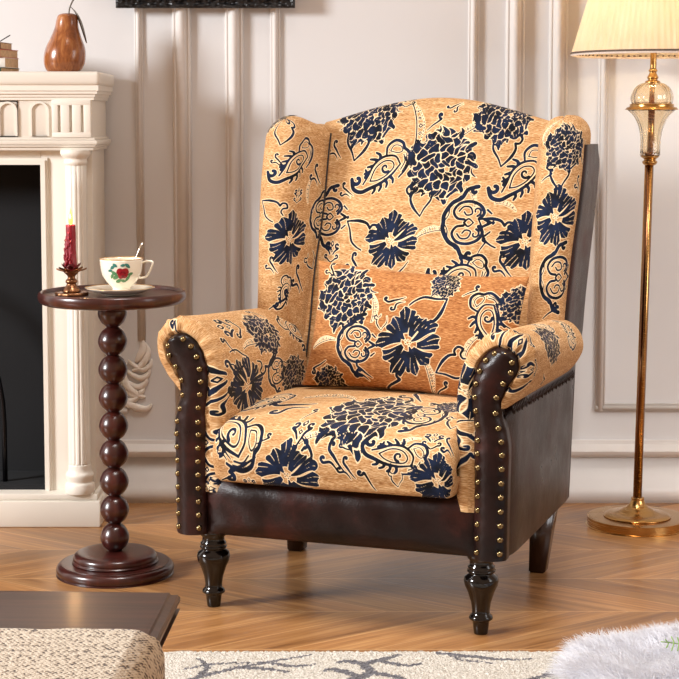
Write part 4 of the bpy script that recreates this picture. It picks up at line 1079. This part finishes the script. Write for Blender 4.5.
# picture frame on the wall
FR = thing('picture_frame', 'carved black picture frame hanging high between mantel and chair', 'picture frame', (-.3675, WY, 1.386))
hw = .2455; fh = .62; fw = .045
def rail(pts4):
    bm = bmesh.new(); prof = [(0, 0), (0, .020), (.006, .026), (.014, .022), (.026, .030), (.036, .024), (.040, .016), (.045, .012), (.045, 0)]
    ends = []
    for (px_, pz_, dx, dz) in pts4: ends.append([bm.verts.new((px_+dx*o_/fw, -d_-.034, pz_+dz*o_/fw)) for o_, d_ in prof])
    for i in range(len(prof)): bm.faces.new((ends[0][i], ends[0][(i+1) % len(prof)], ends[1][(i+1) % len(prof)], ends[1][i]))
    bm.faces.new(ends[0]); bm.faces.new(ends[1]); return bm
cs = [(-hw, 0, fw, fw), (hw, 0, -fw, fw), (hw, fh, -fw, -fw), (-hw, fh, fw, -fw)]
for i in range(4): obj('frame_rail', rail([cs[i], cs[(i+1) % 4]]), 'frame', FR, smooth=False)
obj('picture', bbox(-hw+fw-.002, hw-fw+.002, -.046, -.034, fw-.002, fh-fw+.002), 'canvas', FR, smooth=False)

# ================================================================= rug
rs = .0032
xs = np.arange(-.62, 1.65, .0065); xs = np.concatenate([np.arange(-.62, -.30, .02), np.arange(-.30, .62, rs), np.arange(.62, 1.65, .02)])
ys = np.concatenate([np.arange(2.6, 3.13, .03), np.arange(3.13, 3.352, rs)])
Yg, Xg = np.meshgrid(ys, xs, indexing='ij'); rng = np.random.default_rng(4)
Zg = .012+rng.uniform(-.0016, .0022, Xg.shape)*(Yg > 3.12)
edge = np.minimum(np.minimum(3.352-Yg, Xg+.62), 1.65-Xg); Zg = np.where(edge < rs*.7, .001, Zg); Yg2 = Yg+rng.uniform(-.0015, .0022, Yg.shape)*(Yg > 3.2)
def branches(x, y):
    d = np.full(x.shape, .05)
    for pts, w in (([(-.33, 3.13), (-.27, 3.19), (-.20, 3.245), (-.12, 3.29), (-.06, 3.325)], .0055), ([(-.27, 3.19), (-.26, 3.25), (-.28, 3.30)], .005), ([(-.20, 3.245), (-.15, 3.24), (-.10, 3.22)], .006), ([(-.30, 3.24), (-.24, 3.27), (-.17, 3.275)], .004),
                   ([(-.13, 3.27), (-.09, 3.255), (-.05, 3.265)], .005), ([(.02, 3.17), (.06, 3.215), (.05, 3.265), (.09, 3.30), (.12, 3.325)], .008), ([(.03, 3.20), (-.01, 3.235), (-.03, 3.225)], .007), ([(.05, 3.265), (.015, 3.285), (-.005, 3.275)], .007),
                   ([(.08, 3.285), (.13, 3.26), (.16, 3.27)], .006), ([(.06, 3.215), (.11, 3.19), (.14, 3.14)], .007), ([(.20, 3.335), (.26, 3.315), (.33, 3.295), (.38, 3.30)], .006), ([(.23, 3.32), (.24, 3.295), (.30, 3.275)], .004),
                   ([(.40, 3.20), (.44, 3.235), (.50, 3.25), (.56, 3.27)], .008), ([(.44, 3.235), (.46, 3.20), (.45, 3.15)], .008), ([(.30, 3.13), (.36, 3.17), (.40, 3.20)], .007)):
        m = (np.abs(x-np.mean([p[0] for p in pts])) < .2)
        d[m] = np.minimum(d[m], stroke(x[m], y[m], pts, w, w*.5, w, k=1.35, b=0))
    return d
rug = npmesh('area_rug', np.stack([Xg, Yg2, Zg], -1).reshape(-1, 3), gridq(*Xg.shape), 'rug', None, dict(ink=branches(Xg.ravel(), Yg.ravel())))
tag(rug, 'cream tufted rug with dark grey branches along the front edge', 'rug')

# ================================================================= white fur rug heap
FC = np.array([.725, 3.09]); 
def heap(u, v):
    """u angle, v 0..1 outwards"""
    R = (np.abs(np.cos(u))**4+np.abs(np.sin(u))**4)**-.25*(1+.03*np.sin(3*u+.5)+.03*np.sin(7*u)+.02*np.sin(11*u+1))
    x = FC[0]+.285*R*v*np.cos(u); y = FC[1]+.29*R*v*np.sin(u)
    z = .020+.048*(1-v**3)+(1-v*v)*(.012*np.sin(23*x+5*y+1)+.007*np.sin(31*y+13*x)+.16*np.clip(x-.60, 0, .2))
    return np.stack([x, y, z], -1)
uu = np.linspace(0, 2*PI, 121)[:-1]; vv = np.linspace(0, 1, 30); Vg, Ug = np.meshgrid(vv, uu, indexing='ij')
HV = heap(Ug, Vg).reshape(-1, 3)
FU = npmesh('fur_throw', HV, gridq(30, 120, True), 'furbase'); tag(FU, 'fluffy white faux fur throw heaped over the rug corner', 'throw')
rng = np.random.default_rng(11); N = 42000
u = rng.uniform(0, 2*PI, N); v = np.sqrt(rng.uniform(0, 1, N))
P0 = heap(u, v); e_ = 1e-3; Pu = heap(u+e_, v)-P0; Pv = heap(u, v+e_)-P0; nn = np.cross(Pv, Pu); nn /= np.linalg.norm(nn, axis=1)[:, None]+1e-12; nn *= np.sign(nn[:, 2:3]+1e-9)
outw = np.stack([np.cos(u), np.sin(u), 0*u], -1); clump = np.stack([np.sin(37*P0[:, 0]+9*np.sin(29*P0[:, 1])), np.cos(41*P0[:, 1]+7*np.sin(23*P0[:, 0])), 0*u], -1)
dr = nn*.70+outw*(.25+.6*v[:, None])+clump*.62+rng.normal(0, .22, (N, 3)); dr /= np.linalg.norm(dr, axis=1)[:, None]
Ln = rng.uniform(.024, .052, N)[:, None]; sd_ = np.cross(dr, rng.normal(0, 1, (N, 3))); sd_ /= np.linalg.norm(sd_, axis=1)[:, None]
drop = np.array([0, 0, -1.0])*Ln*.30
w_ = .00085
B0 = P0+dr*.0005; M0 = P0+dr*Ln*.55+drop*.25; T0 = P0+dr*Ln+drop; T0[:, 2] = np.maximum(T0[:, 2], .0155); M0[:, 2] = np.maximum(M0[:, 2], .0155)
VV = np.stack([B0-sd_*w_, B0+sd_*w_, M0+sd_*w_*.8, M0-sd_*w_*.8, T0+sd_*w_*.12, T0-sd_*w_*.12], 1).reshape(-1, 3)
b0 = np.arange(N)[:, None]*6; QQ = np.concatenate([b0+np.array([[0, 1, 2, 3]]), b0+np.array([[3, 2, 4, 5]])]).reshape(-1, 4)
fh_ = npmesh('fur', VV, QQ, 'fur', FU); fh_['kind'] = 'stuff'
# sprig lying on the fur at the frame edge
SG = thing('artificial_sprig', 'small pale green sprig lying on the white fur', 'sprig', (.630, 3.10, .100))
for pts in ([(-.030, 0, .010), (-.005, .004, .006), (.03, 0, 0)], [(-.012, -.01, -.004), (-.006, 0, .008), (-.010, .006, .018)], [(.0, -.006, -.006), (.004, .002, .006), (.002, .008, .016)], [(-.022, .002, .014), (-.016, .002, .006), (-.02, 0, -.002)]):
    bm = bmesh.new(); tube(bm, smooth_prof(pts, 4), .0012, 6); obj('twig', bm, 'sprig', SG)
bm = bmesh.new(); prism(bm, [(.018, -.036), (.030, -.034), (.046, -.026), (.046, .012), (.028, .010), (.022, -.010)], -.006, .0, 'y'); obj('leaf', bm, 'sprig', SG, smooth=False)
bm = bmesh.new(); box(bm, .020, .060, -.010, .012, .012, .034, .004); obj('dried_bud', bm, 'sprigdark', SG)['label'] = 'dark plum bud'

# ================================================================= coffee table and woven cloth
CT = thing('coffee_table', 'dark walnut coffee table corner in the near left foreground', 'coffee table', (-.70, 1.95, 0), 0)
tw, td = .464, .458
_r = Matrix.Rotation(math.radians(-2.4), 3, 'Z'); _c = Vector((-.2315, 2.420, 0))-_r @ Vector((tw, td, 0)); CT.location = _c; CT.rotation_euler = (0, 0, math.radians(-2.4))
bm = bmesh.new()
prof = [(0, .372), (-.004, .368), (-.012, .366), (-.012, .374), (-.006, .380), (0, .384), (0, .389), (-.003, .393), (-.012, .396), (-.014, .3995), (-.020, .400)]
rows = []
for o_, z in prof:
    rows.append([bm.verts.new((sx*(tw+o_), sy*(td+o_), z)) for sx, sy in ((-1, -1), (1, -1), (1, 1), (-1, 1))])
for a, b in zip(rows[:-1], rows[1:]):
    for i in range(4): bm.faces.new((a[i], a[(i+1) % 4], b[(i+1) % 4], b[i]))
bm.faces.new(rows[0][::-1]); bm.faces.new(rows[-1])
obj('table_top', bm, 'tablewood', CT, smooth=False)
bm = bmesh.new(); 
for a in ((-tw+.03, tw-.03, td-.05, td-.03), (-tw+.03, tw-.03, -td+.03, -td+.05), (-tw+.03, -tw+.05, -td+.05, td-.05), (tw-.05, tw-.03, -td+.05, td-.05)): box(bm, a[0], a[1], a[2], a[3], .30, .367, .002)
obj('apron', bm, 'tablewood', CT, smooth=False)
for sx in (-1, 1):
    for sy in (-1, 1):
        bm = bmesh.new(); box(bm, sx*(tw-.06)-.022, sx*(tw-.06)+.022, sy*(td-.06)-.022, sy*(td-.06)+.022, 0, .366, .003); obj('leg', bm, 'tablewood', CT, smooth=False)
# cloth over the front part, hanging over the right side
nx, ny = 150, 70; G = []
Lx = .464+.016; rr = .016; total = 2*.44
prx = []
for i in range(nx):
    q = i/(nx-1)*(.86+.25)
    if q < .848: prx.append((-.40+q, 0.0))
    elif q < .848+rr*PI/2: a = (q-.848)/rr; prx.append((.448+rr*math.sin(a), -rr*(1-math.cos(a))))
    else: prx.append((.448+rr, -rr-(q-.848-rr*PI/2)))
def cloth(th):
    g = []
    for j in range(ny):
        y = -.44+(.675)*j/(ny-1); row = []
        for i, (x, dz) in enumerate(prx):
            e = max(0, (y-.225)/.010)
            k = .0025*math.sin(x*37)+.0015*math.sin(x*91+1)
            wv = .003*math.sin(y*40)*min(1, -dz*12)
            nrm = (1 if dz < -rr else (0 if dz == 0 else .6)); up = 1-nrm
            t_ = th*(1-min(1, e)**2*.8)
            row.append((x+t_*nrm+wv, y+k*(j == ny-1 or j == ny-2), .4005+dz+t_*up))
        g.append(row)
    return np.array(g)
top_, bot_ = cloth(.011), cloth(.0)
V_ = np.concatenate([top_.reshape(-1, 3), bot_.reshape(-1, 3)]); n_ = nx*ny; q1 = gridq(ny, nx); Q_ = [q1, q1[:, ::-1]+n_]
def rim(idx): a = np.array(idx); return np.stack([a[:-1], a[1:], a[1:]+n_, a[:-1]+n_], 1)
Q_ += [rim(range(nx))[:, ::-1], rim(range(n_-nx, n_)), rim(range(0, n_, nx)), rim(range(nx-1, n_, nx))[:, ::-1]]
CL = npmesh('table_cloth', V_, np.concatenate(Q_), 'tweed'); CL.location = _c; CL.rotation_euler = (0, 0, math.radians(-2.4)); tag(CL, 'beige and grey woven cloth folded over the dark coffee table', 'cloth')
